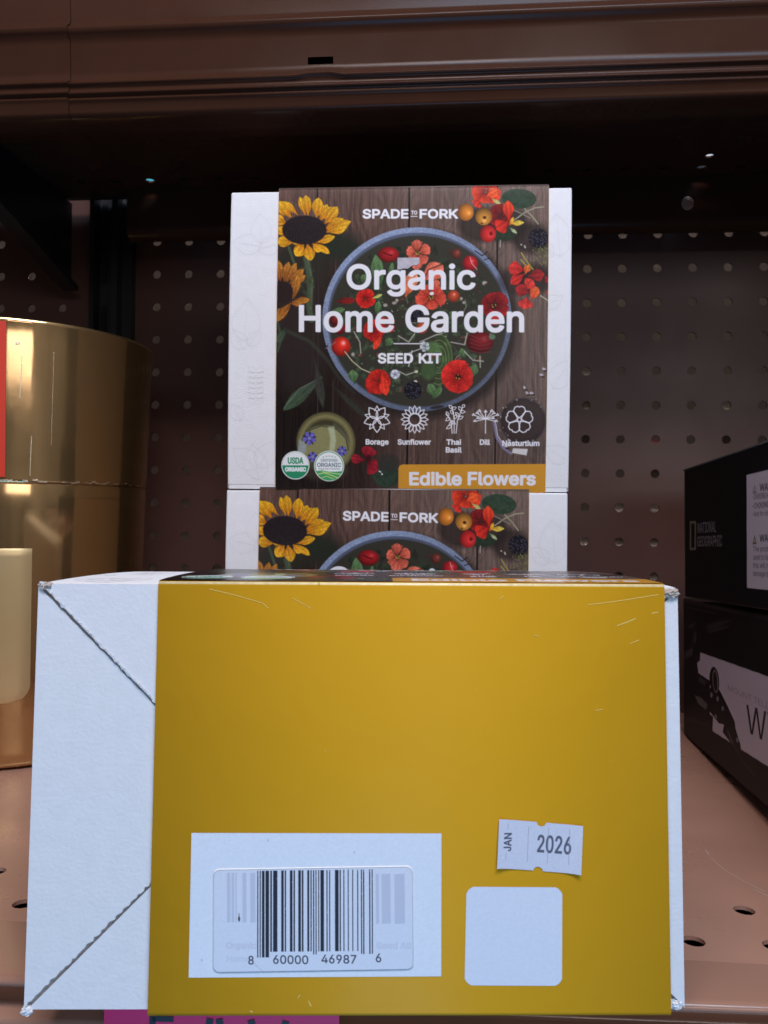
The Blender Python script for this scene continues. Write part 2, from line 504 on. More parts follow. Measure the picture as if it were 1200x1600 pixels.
def paint_sleeve():
    mp = homog([(437, 297), (857, 291), (854, 766), (431, 763)], [(0, 0), (FW, 0), (FW, FH), (0, FH)])
    c = Canvas(FW, FH, 1.5, rgb(84, 68, 66), mp)
    H, W = c.H, c.W
    X = np.arange(W)[None, :] / c.ss + 433; Y = np.arange(H)[:, None] / c.ss + 294
    # grey-brown planks with long grain
    grain = vnoise(H, W, 90, 2.2) * 0.5 + vnoise(H, W, 45, 1.3) * 0.3 + vnoise(H, W, 160, 7) * 0.4
    warp = vnoise(H, W, 60, 40) * 30 + vnoise(H, W, 25, 18) * 6
    rings = 0.5 + 0.5 * np.sin((X + warp) * 0.55 + 0 * Y)
    tone = 0.62 + 0.40 * grain + 0.10 * (rings - 0.5)
    left = np.clip((X - 560) / 200, 0, 1); down = np.clip((Y - 380) / 260, 0, 1)
    base = rgb(106, 79, 70) * (1 - left[..., None]) + rgb(124, 103, 94) * left[..., None]
    a = base * tone[..., None]
    dark = 1 - 0.46 * np.clip((640 - X) / 130, 0, 1) * np.clip((Y - 345) / 70, 0, 1) - 0.22 * down * (1 - 0.4 * left)
    c.a[:] = np.clip(a * dark[..., None], 0, 1)
    c.a[:] = c.a * (0.93 + 0.14 * rng.random((H, W, 1)))
    for x, w in ((497, 2.6), (640, 3.2), (777, 2.4)):
        c.line([(x, 290), (x - 0.5, 520), (x - 2.5, 770)], w, rgb(28, 22, 22), soft=1.2)
        c.line([(x + 2.6, 290), (x + 2, 520), (x + 0.2, 770)], 1.0, rgb(128, 108, 102), soft=1.4, alpha=0.5)
    for i in range(70):
        x = random.uniform(436, 855); y = random.uniform(292, 700); L = random.uniform(30, 130)
        c.line([(x, y), (x + random.uniform(-2, 2), y + L / 2), (x + random.uniform(-3, 3), y + L)], random.uniform(0.5, 1.1), rgb(46, 36, 34) if random.random() < 0.65 else rgb(150, 132, 126), alpha=random.uniform(0.2, 0.5), soft=1.2)
    for k in range(7):
        t = np.linspace(0, 1, 16)
        c.line(np.stack([505 + k * 9 + 20 * t ** 2 * (1 + k * 0.1), 296 + 110 * t], 1), 1.2, rgb(52, 40, 38), alpha=0.5, soft=1.6)
    # leaves and shade round the sunflowers
    c.ell(525, 385, 46, 26, rgb(38, 40, 33), soft=22, ang=15, alpha=0.9)
    c.ell(470, 420, 44, 40, rgb(44, 44, 36), soft=26, alpha=0.85)
    c.ell(470, 520, 46, 100, rgb(50, 42, 40), soft=40, alpha=0.7)
    c.poly([(505, 378), (530, 372), (560, 384), (552, 402), (520, 400)], rgb(37, 43, 34), soft=5, alpha=.9)
    G1, G2 = rgb(66, 80, 58), rgb(96, 112, 84)
    c.line([(480, 405), (487, 440), (485, 482), (489, 500)], 9, rgb(70, 82, 62), soft=3)
    c.line([(483, 405), (490, 440), (488, 482)], 2.5, G2, soft=3, alpha=.7)
    c.line([(453, 388), (462, 414), (466, 436)], 4, rgb(72, 82, 64), soft=2)
    for _ in range(26):
        x, y = random.uniform(462, 492), random.uniform(420, 470)
        c.petal(x, y, x + random.uniform(-14, 16), y + random.uniform(-12, 18), random.uniform(3, 7), rgb(50, 58, 42), rgb(76, 88, 62), soft=2, alpha=.6)
    c.line([(436, 505), (442, 528), (436, 548)], 4, rgb(60, 76, 56), soft=2)
    c.petal(450, 512, 434, 536, 12, rgb(54, 66, 50), rgb(72, 88, 66), soft=2)
    c.line([(452, 518), (486, 533), (512, 560), (533, 590), (556, 612)], 5, rgb(56, 60, 50), soft=4, alpha=.9)
    c.petal(505, 588, 444, 640, 20, rgb(62, 70, 60), rgb(64, 84, 62), soft=1.5)
    c.line([(505, 588), (470, 606), (445, 637)], 1.2, rgb(112, 128, 112), alpha=.7)
    c.petal(494, 560, 507, 636, 14, rgb(54, 52, 48), rgb(66, 72, 64), soft=3, alpha=.8)
    c.petal(520, 600, 580, 655, 10, rgb(50, 54, 46), rgb(54, 60, 50), soft=4, alpha=.8)
    # second sunflower, lower and in shade
    q = lambda x, y: (420 + x / 7.27, 420 + y / 7.27)
    def pet(q, b, t, w, c0, c1, **k): c.petal(*q(*b), *q(*t), w, c0, c1, **k)
    o0, o1 = rgb(128, 72, 34), rgb(186, 124, 48)
    for b, t, w in [((120, 160), (60, -40), 13), ((150, 150), (120, -90), 13), ((190, 160), (240, -70), 14), ((215, 165), (330, -60), 13), ((250, 180), (410, 10), 14), ((280, 190), (430, 80), 12), ((290, 350), (350, 70), 14), ((280, 380), (485, 355), 11), ((260, 400), (400, 390), 10), ((270, 390), (90, 610), 13), ((150, 450), (92, 560), 13)]:
        pet(q, b, t, w, o0, o1, bulge=.55)
    c.ell(*q(150, 270), 19.5, 17, rgb(44, 33, 32), soft=2)
    # large sunflower
    q = lambda x, y: (420 + x / 8.571, 290 + y / 8.571)
    y0, y1 = rgb(188, 112, 26), rgb(232, 178, 40)
    for b, t, w in [((250, 520), (95, 470), 15), ((220, 510), (110, 420), 14), ((700, 470), (795, 265), 13), ((640, 440), (740, 270), 12), ((500, 410), (425, 165), 11), ((310, 440), (140, 225), 21), ((400, 410), (215, 225), 10), ((540, 415), (505, 140), 15), ((650, 445), (675, 175), 18), ((700, 480), (850, 300), 13), ((760, 530), (930, 295), 18), ((770, 590), (1010, 455), 15), ((780, 610), (1115, 495), 15), ((780, 640), (1060, 575), 14), ((640, 775), (900, 695), 13), ((640, 790), (830, 925), 11), ((600, 790), (720, 895), 14), ((530, 800), (580, 1020), 18), ((480, 800), (375, 960), 19), ((470, 800), (320, 765), 8), ((350, 775), (110, 760), 17), ((260, 680), (100, 570), 14)]:
        pet(q, b, t, w, y0 * random.uniform(.92, 1.08), y1 * random.uniform(.93, 1.04), bulge=.58, vein=.1)
    def disc(X, Y, cc, sd):
        n = vnoise(*X.shape, 2.0, 2.0)
        return cc * (0.75 + 0.5 * n[..., None])
    c.ell(*q(490, 610), 34.5, 22.5, rgb(37, 30, 33), soft=1.6, shade=disc)
    # bowl
    bx, by = 652.5, 499
    c.ell(bx + 6, by + 8, 152, 146, rgb(34, 28, 27), soft=14, alpha=.75)
    def rim(X, Y, cc, sd):
        ang = np.arctan2(Y - 205, X - 218)
        k = 0.80 + 0.22 * np.clip(-np.sin(ang), -1, 1) + 0.10 * np.cos(ang - 2.6)
        n = vnoise(*X.shape, 2.5, 2.5)
        return cc * (k * (0.90 + 0.2 * n))[..., None]
    c.ell(bx, by, 147, 142, rgb(140, 154, 184), soft=1.2, n=90, shade=rim, pad=2)
    c.ell(bx + .6, by + .8, 139.6, 134.6, rgb(84, 92, 114), soft=1.6, n=90)
    c.ell(bx + 1.6, by + 2.6, 137.5, 131.8, rgb(54, 52, 44), soft=3.0, n=90)
    q = lambda x, y: (500 + x / 3.75, 350 + y / 3.75)
    def inside(x, y, m=0.93): return ((x - bx) / 135) ** 2 + ((y - by) / 130) ** 2 < m * m
    for _ in range(620):                                   # salad leaves and stems
        x, y = random.uniform(515, 790), random.uniform(368, 630)
        if not inside(x, y): continue
        a = random.random() * 6.28; L = random.uniform(6, 18)
        if not inside(x + L * math.cos(a), y + L * math.sin(a)): continue
        g = random.random(); dk = 0.55 + 0.45 * np.clip((y - 370) / 200, 0, 1)
        c.petal(x, y, x + L * math.cos(a), y + L * math.sin(a), random.uniform(4, 10), rgb(44, 54, 42) * dk, (rgb(66, 84, 60) * (1 - g) + rgb(112, 134, 96) * g) * dk, soft=1.2, alpha=.85, ruff=.12) if random.random() < .86 else c.petal(x, y, x + L * math.cos(a), y + L * math.sin(a), random.uniform(4, 9), rgb(84, 46, 42) * dk, rgb(150, 96, 84) * dk, soft=1.4, alpha=.7, ruff=.12)
    for _ in range(36):
        x, y = random.uniform(530, 780), random.uniform(385, 620)
        if not inside(x, y, .85): continue
        a = random.random() * 6.28; L = random.uniform(8, 26)
        c.line([(x, y), (x + L * .5 * math.cos(a), y + L * .5 * math.sin(a)), (x + L * math.cos(a + .35), y + L * math.sin(a + .35))], random.uniform(.7, 1.3), rgb(150, 152, 136) if random.random() < .4 else rgb(78, 96, 70), alpha=.7)
    for _ in range(46):
        x, y = random.uniform(530, 780), random.uniform(400, 620)
        if inside(x, y, .88): c.ell(x, y, random.uniform(.5, 1.3), random.uniform(.5, 1.2), rgb(190, 186, 176), alpha=random.uniform(.3, .8), n=10)
    L_ = lambda *a, **k: c.petal(*q(a[0], a[1]), *q(a[2], a[3]), a[4] / 3.75, rgb(58, 82, 52), rgb(98, 130, 84), **k)
    L_(360, 390, 330, 185, 75); L_(250, 350, 270, 300, 40); L_(410, 330, 430, 230, 30); L_(340, 545, 350, 450, 40)
    L_(60, 520, 155, 500, 36); L_(210, 930, 195, 850, 60); L_(690, 1010, 640, 930, 60); L_(660, 1020, 720, 950, 40)
    L_(895, 900, 915, 815, 46); L_(850, 780, 830, 725, 40); L_(400, 720, 420, 665, 50); L_(760, 560, 800, 520, 60)
    RD, RO, CO = rgb(150, 24, 26), rgb(216, 52, 40), rgb(226, 98, 78)
    c.fruit(*q(405, 185), 16.5, rgb(160, 30, 34), ry=12, hl=.12); c.line([q(375, 172), q(405, 186), q(425, 190)], 1.6, rgb(50, 16, 18))
    c.fruit(*q(800, 180), 8, rgb(112, 52, 42), hl=.15)
    c.fruit(*q(880, 235), 12, rgb(178, 34, 42), hl=.2); c.line([q(880, 200), q(890, 235), q(920, 270)], 1.4, rgb(226, 160, 150), alpha=.8)
    c.petal(*q(100, 455), *q(215, 450), 11, rgb(96, 24, 26), rgb(140, 34, 34), soft=2)
    c.flower(*q(270, 440), 16, rgb(150, 22, 22), rgb(214, 46, 38), rot=20, n=5, w=1.0)
    c.petal(*q(310, 440), *q(372, 415), 5, rgb(196, 190, 90), rgb(180, 190, 110))
    c.petal(*q(505, 430), *q(560, 280), 22, rgb(200, 96, 62), rgb(222, 140, 98), soft=1.5)
    c.petal(*q(600, 330), *q(725, 245), 30, rgb(196, 84, 66), rgb(228, 126, 100), soft=1.5)
    c.line([q(600, 350), q(640, 270), q(720, 240)], 1.6, rgb(74, 34, 30), soft=1.5)
    c.flower(*q(575, 175), 20, rgb(150, 62, 46), rgb(234, 112, 90), rot=-95, w=.85, centre=rgb(84, 72, 40))
    c.petal(*q(585, 195), *q(560, 275), 17, rgb(196, 84, 66), rgb(226, 118, 98))
    c.flower(*q(655, 430), 25, rgb(158, 46, 34), rgb(234, 92, 72), rot=14, w=.82, squash=.82, centre=rgb(70, 56, 40))
    c.ell(*q(658, 410), 3.5, 2.6, rgb(228, 222, 224), soft=1.5)
    c.petal(*q(690, 380), *q(680, 330), 12, rgb(200, 90, 70), rgb(224, 110, 86))
    c.fruit(*q(785, 425), 9.5, rgb(178, 72, 48), hx=.1, hl=.3)
    for x, y in ((830, 440), (845, 462), (440, 465), (455, 450), (388, 478), (200, 762), (960, 350), (968, 345)):
        c.ell(*q(x, y), random.uniform(2, 3.6), random.uniform(1.6, 3), rgb(186, 172, 164), soft=1.6, alpha=.8)
    c.flower(*q(1020, 480), 23, rgb(84, 16, 20), rgb(158, 34, 38), rot=30, w=1.0, centre=rgb(44, 22, 24))
    c.petal(*q(1000, 500), *q(1040, 590), 26, rgb(150, 30, 32), rgb(206, 42, 42), soft=1.4)
    c.berry(*q(560, 530), 12)
    c.fruit(*q(600, 610), 9, rgb(186, 84, 56), hl=.2)
    c.fruit(*q(120, 610), 10, rgb(128, 30, 34), hl=.1)
    c.fruit(*q(95, 560), 9, rgb(112, 34, 36), hl=.1)
    c.flower(*q(320, 620), 18, rgb(140, 24, 24), rgb(206, 44, 36), rot=0, n=5); c.flower(*q(395, 590), 14, rgb(158, 30, 26), rgb(220, 54, 40), rot=40, n=4)
    c.petal(*q(370, 650), *q(320, 735), 10, rgb(200, 50, 36), rgb(224, 72, 48))
    c.fruit(*q(130, 716), 15, rgb(208, 46, 34), hx=.25, hy=-.35, hl=.55)
    c.ell(*q(152, 745), 1.8, 1.6, rgb(50, 20, 16), soft=1.4)
    c.line([q(152, 745), q(195, 800), q(250, 845), q(320, 875)], 1.5, rgb(186, 176, 150))
    c.line([q(40, 728), q(70, 712), q(100, 690)], 1.0, rgb(130, 120, 124))
    # sliced courgette
    for k in range(9):
        c.line([q(700 + 14 * math.cos(t) * (k + 1) * .62 + 0, 790 + 16 * math.sin(t) * (k + 1)) for t in np.linspace(-1.9, 1.9, 16)], 1.9, rgb(62, 92, 48) if k % 2 else rgb(104, 134, 76), soft=1.6, alpha=.75)
    c.ell(*q(640, 850), 12, 16, rgb(66, 92, 54), soft=5, alpha=.8); c.ell(*q(660, 720), 13, 9, rgb(92, 128, 74), soft=5, alpha=.7)
    c.fruit(*q(940, 690), 21, rgb(112, 26, 32), ry=17, hl=.12)
    for k in range(5): c.line([q(880, 650 + k * 22), q(940, 672 + k * 20), q(1000, 650 + k * 24)], .9, rgb(150, 60, 64), alpha=.6)
    c.ell(*q(1010, 660), 5, 4, rgb(92, 120, 92), soft=2)
    for P_ in ([(465, 655), (525, 690), (560, 640)], [(590, 690), (680, 650), (720, 640)], [(770, 690), (850, 705), (865, 640)], [(470, 860), (510, 880), (570, 860)], [(850, 745), (900, 795), (960, 800)], [(940, 770), (942, 835)], [(205, 630), (240, 690), (246, 755)]):
        c.line([q(*p) for p in P_], 1.7, rgb(178, 178, 166), soft=1.2, alpha=.85)
    c.flower(*q(618, 715), 8.5, rgb(150, 160, 160), rgb(206, 212, 220), rot=30, w=.8); c.line([q(618, 720), q(530, 752)], 1.2, rgb(190, 192, 190)); c.line([q(545, 740), q(525, 830)], 1.4, rgb(190, 192, 190))
    c.flower(*q(445, 875), 8, rgb(170, 170, 190), rgb(222, 224, 236), rot=10)
    c.ell(*q(570, 860), 2.6, 2.2, rgb(206, 206, 170)); c.ell(*q(565, 918), 2.6, 2.2, rgb(208, 206, 200))
    c.berry(*q(550, 968), 13.5)
    c.petal(*q(330, 880), *q(300, 990), 22, rgb(120, 22, 26), rgb(160, 34, 36)); c.flower(*q(350, 915), 20, rgb(150, 28, 24), rgb(216, 48, 38), rot=15, n=5)
    c.petal(*q(370, 870), *q(395, 1000), 15, rgb(214, 50, 36), rgb(232, 66, 46))
    c.flower(*q(812, 890), 26, rgb(148, 22, 22), rgb(226, 52, 44), rot=-20, w=1.12, squash=1.02, centre=rgb(54, 14, 18))
    c.line([(742, 393), (753, 401), (762, 395)], 1.6, rgb(40, 36, 38)); c.line([(757, 407), (764, 405), (768, 407)], 1.4, rgb(40, 36, 38))
    c.line([(510, 542), (514, 540)], 2.0, rgb(36, 34, 38))
    c.ell(684, 634, 11, 2.6, rgb(48, 46, 50), ang=-8, soft=2)
    # fruit and nasturtiums, top right
    q = lambda x, y: (700 + x / 6.667, 290 + y / 6.667)
    def sh2(x, y, r_, k=.7): c.ell(*q(x, y), r_, r_ * .8, rgb(36, 28, 27), soft=10, alpha=k)
    sh2(330, 420, 34); sh2(600, 420, 34); sh2(860, 560, 30); sh2(880, 980, 30); sh2(690, 1000, 26, .5)
    c.flower(*q(390, 80), 24, rgb(130, 30, 24), rgb(228, 66, 34), rot=25, w=.95, squash=.8); c.petal(*q(330, 170), *q(280, 230), 17, rgb(190, 36, 30), rgb(226, 62, 44)); c.petal(*q(400, 130), *q(520, 60), 17, rgb(220, 70, 36), rgb(238, 96, 46))
    c.petal(*q(450, 145), *q(550, 210), 6, rgb(198, 178, 84), rgb(196, 186, 130))
    def leafsh(X, Y, cc, sd):
        return cc * (0.85 + 0.3 * vnoise(*X.shape, 5, 5))[..., None]
    c.ell(*q(735, 150), 27, 15.5, rgb(42, 62, 46), ang=3, soft=1.4, shade=leafsh)
    c.ell(*q(590, 520), 20, 10, rgb(40, 54, 40), ang=-12, soft=2, shade=leafsh)
    for k in range(7):
        a = k * .9
        c.line([q(745, 190), q(745 + 165 * math.cos(a), 150 + 90 * math.sin(a))], .6, rgb(66, 90, 70), alpha=.5)
    c.line([q(690, 370), q(800, 290), q(900, 245), q(985, 235)], 2.0, rgb(150, 146, 122)); c.line([q(795, 255), q(870, 330), q(935, 412)], 2.0, rgb(146, 142, 118)); c.line([q(690, 270), q(770, 310), q(850, 350)], 1.6, rgb(128, 124, 104))
    c.flower(*q(540, 330), 20, rgb(90, 18, 20), rgb(150, 30, 32), rot=40, w=1.05); c.petal(*q(630, 380), *q(620, 165), 17, rgb(176, 34, 26), rgb(232, 74, 40)); c.petal(*q(620, 390), *q(500, 470), 24, rgb(170, 32, 28), rgb(222, 54, 40))
    c.petal(*q(640, 410), *q(790, 395), 8, rgb(206, 150, 40), rgb(216, 204, 90)); c.petal(*q(640, 430), *q(680, 340), 6, rgb(220, 140, 40), rgb(226, 180, 60))
    c.petal(*q(640, 450), *q(715, 510), 5, rgb(150, 160, 110), rgb(190, 196, 160))
    c.fruit(*q(185, 290), 12.5, rgb(206, 124, 44), hx=.45, hy=.1, hl=.2, ry=13.5); c.fruit(*q(372, 335), 13, rgb(196, 132, 54), hx=.1, hy=.5, hl=.2, ry=13.5)
    c.ell(*q(380, 345), 2.8, 2.5, rgb(70, 42, 20), soft=1.5); c.ell(*q(352, 405), 1.6, 1.2, rgb(60, 36, 20))
    c.fruit(*q(415, 512), 12.8, rgb(204, 44, 44), hx=.4, hy=.1, hl=.25, ry=13.5); c.ell(*q(448, 512), 3, 3.4, rgb(120, 20, 24), soft=2)
    c.line([q(545, 580), q(540, 650)], 1.5, rgb(190, 180, 170), alpha=.8)
    c.berry(*q(935, 560), 15)
    for _ in range(46):
        x, y = q(random.uniform(880, 1045), random.uniform(640, 860))
        c.line([(x, y), (x + random.uniform(-4, 4), y + random.uniform(-5, 5))], 1.1, rgb(128, 136, 76) if random.random() < .6 else rgb(78, 84, 52), alpha=.75)
    for x, y in ((760, 625), (795, 640), (800, 655)): c.ell(*q(x, y), 1.4, 1.2, rgb(176, 172, 160))
    for P_ in ([(755, 780), (800, 830), (850, 870)], [(760, 710), (820, 800), (880, 880)]):
        c.line([q(*p) for p in P_], 1.7, rgb(160, 148, 70))
    c.petal(*q(800, 930), *q(835, 830), 11, rgb(196, 72, 40), rgb(214, 120, 50))
    c.petal(*q(790, 890), *q(625, 860), 22, rgb(170, 36, 36), rgb(212, 58, 52)); c.petal(*q(790, 930), *q(650, 1030), 15, rgb(170, 34, 34), rgb(210, 54, 48))
    c.petal(*q(830, 950), *q(1000, 930), 19, rgb(120, 30, 34), rgb(166, 44, 46)); c.petal(*q(1000, 1000), *q(1048, 980), 14, rgb(130, 32, 36), rgb(158, 42, 44))
    c.petal(*q(800, 1080), *q(885, 990), 22, rgb(176, 46, 42), rgb(214, 66, 56)); c.petal(*q(850, 1120), *q(700, 1070), 20, rgb(120, 30, 34), rgb(178, 46, 46))
    c.petal(*q(860, 1190), *q(930, 1060), 16, rgb(206, 70, 40), rgb(226, 104, 56)); c.petal(*q(810, 1170), *q(800, 1290), 24, rgb(176, 42, 40), rgb(216, 64, 56)); c.petal(*q(1020, 1130), *q(1050, 1110), 8, rgb(170, 44, 40), rgb(200, 56, 50))
    c.line([q(960, 1150), q(1045, 1205)], 1.6, rgb(176, 172, 140))
    # glass jar with borage, bottom left
    q = lambda x, y: (420 + x / 5.0, 620 + y / 5.0)
    def jar(X, Y, cc, sd):
        k = np.clip(0.62 + 0.5 * np.exp(-((sd + 7) / 5.0) ** 2) - 0.1 * np.exp(-((sd + 15) / 4) ** 2), 0, 1.3)
        return cc * k[..., None]
    c.ell(*q(455, 345), 46.5, 47.5, rgb(112, 106, 70), soft=1.8, shade=jar, pad=26)
    c.ell(*q(440, 380), 39, 34, rgb(112, 116, 88), soft=2.2)
    c.ell(*q(440, 385), 36, 32, rgb(134, 132, 90), soft=3)
    c.line([q(250, 370), q(300, 260), q(420, 215), q(540, 240), q(610, 310), q(630, 400)], 1.6, rgb(52, 52, 34), soft=1.6, alpha=.8)
    c.poly([q(470, 225), q(520, 220), q(535, 330), q(520, 410), q(480, 410), q(490, 310)], rgb(178, 190, 156), soft=3, alpha=.75)
    c.poly([q(245, 320), q(300, 350), q(300, 420), q(230, 430)], rgb(146, 158, 164), soft=3, alpha=.8)
    c.line([q(520, 205), q(580, 250), q(630, 330)], 4, rgb(96, 94, 84), soft=3, alpha=.6)
    c.ell(*q(430, 560), 40, 16, rgb(62, 54, 44), soft=8, alpha=.8)
    for x, y, r_ in ((326, 312, 11.5), (350, 455, 8.5), (580, 410, 8.5)):
        for k in range(5):
            a = .4 + k * 1.2566
            c.petal(*q(x, y), *[v + d for v, d in zip(q(x, y), (r_ * math.cos(a + .63), r_ * math.sin(a + .63)))], 3, rgb(52, 44, 66), rgb(40, 36, 50))
        for k in range(5):
            a = .4 + k * 1.2566
            c.petal(*q(x, y), *[v + d for v, d in zip(q(x, y), (r_ * math.cos(a), r_ * math.sin(a)))], r_ * .62, rgb(96, 92, 170), rgb(108, 100, 184))
        c.ell(*q(x, y), 1.8, 1.8, rgb(180, 180, 214)); c.ell(*q(x, y), .8, .8, rgb(30, 26, 40))
    # red flower and leaf
    c.ell(*q(925, 590), 22, 20, rgb(46, 62, 50), soft=1.8, shade=leafsh, ang=20)
    c.ell(*q(940, 500), 18, 14, rgb(52, 50, 46), soft=6, alpha=.8)
    for b, t, w in [((770, 470), (800, 375), 24), ((760, 480), (650, 465), 15), ((790, 490), (835, 585), 20), ((780, 500), (860, 520), 17)]:
        c.petal(*q(*b), *q(*t), w, rgb(96, 22, 32), rgb(162, 36, 50), tip=.1, bulge=.66)
    c.ell(*q(785, 465), 4, 5, rgb(62, 18, 24), soft=3)
    c.ell(*q(893, 588), 1.2, 1.2, rgb(230, 230, 230)); c.line([q(870, 565), q(884, 572)], 1.5, rgb(220, 220, 220))
    # dark glass, bottom right
    c.ell(818, 655, 36, 36, rgb(46, 36, 36), soft=4, alpha=.85); c.ring(818, 655, 37, 37, 2, rgb(86, 78, 82), soft=1.5, alpha=.6); c.ell(818, 655, 29, 29, rgb(58, 46, 46), soft=4)
    c.line([(773, 655), (777, 680), (788, 697), (800, 705)], 3.2, rgb(128, 124, 156), soft=2)
    c.line([(775, 655), (779, 678), (790, 694)], 1.0, rgb(206, 206, 226))
    c.poly([(803, 697), (826, 698), (824, 708), (801, 704)], rgb(206, 202, 202), soft=1.2)
    for _ in range(34):
        a = random.random() * 6.28; r_ = random.uniform(30, 41)
        x, y = 818 + r_ * math.cos(a), 655 + r_ * math.sin(a)
        c.ell(x, y, random.uniform(.5, 2.0), random.uniform(.5, 1.4), rgb(170, 164, 168) if random.random() < .6 else rgb(30, 24, 26), ang=random.random() * 180, alpha=random.uniform(.4, .9), n=12)
    for x, y in ((820, 604), (824, 612), (831, 612), (850, 575), (846, 584), (792, 694), (797, 685)):
        c.ell(x, y, 3.2, 1.8, rgb(196, 192, 200), ang=random.random() * 90, soft=1.4, alpha=.85); c.ell(x + 2, y + 3, 3, 1.6, rgb(34, 28, 30), alpha=.7)
    # film grain of the printed photograph
    c.a[:] = c.a * (0.95 + 0.10 * vnoise(H, W, 1.6, 1.6)[..., None])
    # lettering
    WH = rgb(229, 229, 236)
    c.text('SPADE', 567.5, 639, 343.5, 15, WH, bold=.06)
    c.text('FORK', 656, 716, 343.5, 15, WH, bold=.06)
    c.text('TO', 643, 652.5, 337.2, 6.2, WH, bold=.05); c.line([(643, 340), (652.5, 340)], 1.0, WH)
    c.text('Organic', 543, 743.5, 453.5, 39.5, WH, bold=.039, soft=1)
    c.text('Home Garden', 469, 819, 519, 42, WH, bold=.039, soft=1)
    c.line([(617, 536.5), (661, 536.5)], 1.5, WH)
    c.text('SEED', 592, 647, 567, 16, WH, bold=.06); c.text('KIT', 655.5, 691, 567, 16, WH, bold=.06)
    for s, a, b, y in (('Borage', 573, 609, 692), ('Sunflower', 623, 675, 692), ('Thai', 699, 722, 692), ('Basil', 698, 723, 704), ('Dill', 751, 767, 692), ('Nasturtium', 786, 844, 693.5)):
        c.text(s, a, b, y, 8.6, WH, bold=.06)
    ln = lambda p, closed=False, w=1.5: c.line(p, w, WH, closed=closed, soft=.9)
    def leafline(bx_, by_, tx_, ty_, w, wd=1.5):
        b, t = np.array([bx_, by_]), np.array([tx_, ty_]); d = t - b; nn = np.array([-d[1], d[0]]) / np.hypot(*d) * w / 2
        s = np.linspace(0, 1, 9)[:, None]; pr = np.sin(np.pi * s ** .85)
        ln(np.vstack([b + s * d + nn * pr, (b + s * d - nn * pr)[::-1]]), True, wd)
    ox, oy = 590.8, 652                                       # borage
    for k in range(5):
        a = R(90 + 72 * k); leafline(ox, oy + 0, ox + 21 * math.cos(a), oy + 21 * math.sin(a), 13)
        a += R(36); e = (ox + 19.5 * math.cos(a), oy + 19.5 * math.sin(a))
        for s in (-.30, .30): ln([(ox + 13 * math.cos(a + s), oy + 13 * math.sin(a + s)), e], w=1.3)
    ox, oy = 649.5, 653                                       # sunflower
    ln([(ox + 9 * math.cos(t), oy + 9 * math.sin(t)) for t in np.linspace(0, 6.28, 26)], True, 1.6)
    for k in range(16):
        a = 6.2832 * k / 16; leafline(ox + 9 * math.cos(a), oy + 9 * math.sin(a), ox + 21 * math.cos(a), oy + 21 * math.sin(a), 5.6, 1.3)
    for P_ in ([(708, 674), (706, 655), (699, 644)], [(711, 674), (711, 650), (707, 634)], [(714, 674), (716, 655), (724, 634)]): ln(P_, w=1.3)
    for b, t in (((707, 662), (699, 667)), ((706, 655), (713, 664 - 4)), ((704, 650), (698, 655)), ((709, 656), (703, 662)), ((702, 648), (699, 641)), ((711, 652), (715, 645)), ((710, 644), (705, 639)), ((708, 637), (714, 634)), ((708, 636), (703, 631)), ((717, 652), (725, 648)), ((718, 648), (713, 642)), ((721, 641), (728, 641)), ((722, 639), (718, 633)), ((724, 634), (727, 630))): leafline(*b, *t, 4.2, 1.1)
    ox, oy = 759.8, 652                                       # dill
    ln([(ox, 674), (ox, oy - 12)], w=1.3)
    for a, L in ((-158, 20), (-140, 17), (-122, 18), (-90, 14), (-58, 18), (-40, 17), (-22, 20), (165, 17), (15, 17), (-175, 12), (-5, 12)):
        e = (ox + L * math.cos(R(a)), oy + L * math.sin(R(a)) * .8); ln([(ox, oy), e], w=1.1)
        for d in ((-1.6, 0), (1.6, 0), (0, -1.8)): c.ell(e[0] + d[0], e[1] + d[1], 1.15, 1.15, WH, n=10)
    ox, oy = 812.5, 653                                       # nasturtium
    for k in range(5):
        a = R(-90 + 72 * k); ca, sa = math.cos(a), math.sin(a)
        pts = [(3, 0), (8, -6.5), (14, -9.2), (19, -7.2), (20.8, -2.6), (19.4, 0), (20.8, 2.6), (19, 7.2), (14, 9.2), (8, 6.5)]
        ln([(ox + x * ca - y * sa, oy + x * sa + y * ca) for x, y in pts], True, 1.5)
    ln([(ox + 3 * math.cos(t), oy + 3 * math.sin(t)) for t in np.linspace(0, 6.28, 12)], True, 1.1)
    # seals
    GR = rgb(44, 138, 98)
    c.ell(463, 724.3, 22, 22, rgb(228, 230, 232), n=60); c.ell(463, 724.3, 20.6, 20.6, GR, n=60)
    t = np.linspace(math.pi, 2 * math.pi, 40); c.poly(np.stack([463 + 20.4 * np.cos(t), 724.3 + 20.4 * np.sin(t)], 1), rgb(228, 230, 232))
    c.text('USDA', 451, 475.5, 722, 10, GR, bold=.05); c.text('ORGANIC', 446.6, 479.8, 734, 7, rgb(232, 234, 236), bold=.09)
    c.ell(515.8, 725.3, 23.6, 23.6, rgb(232, 236, 236), n=60); c.ring(515.8, 725.3, 22.4, 22.4, 1.1, GR)
    for k in range(5): c.ell(507 + k * 4.6, 711.5 - 1.6 * math.sin((k) * math.pi / 4), 1.1, 1.1, rgb(110, 150, 140), n=5)
    c.text('CERTIFIED', 502.5, 529, 718.6, 4.2, rgb(110, 132, 140), bold=.03); c.text('ORGANIC', 497, 534.5, 726.6, 6.2, rgb(80, 104, 116), bold=.03); c.text('Oregon Dept of Agriculture', 499, 533, 730.6, 2.6, rgb(120, 140, 146))
    hill = [(496, 733), (505, 732), (516, 734), (526, 734), (536, 733), (533, 740), (526, 746), (516, 748), (506, 746), (498, 739)]
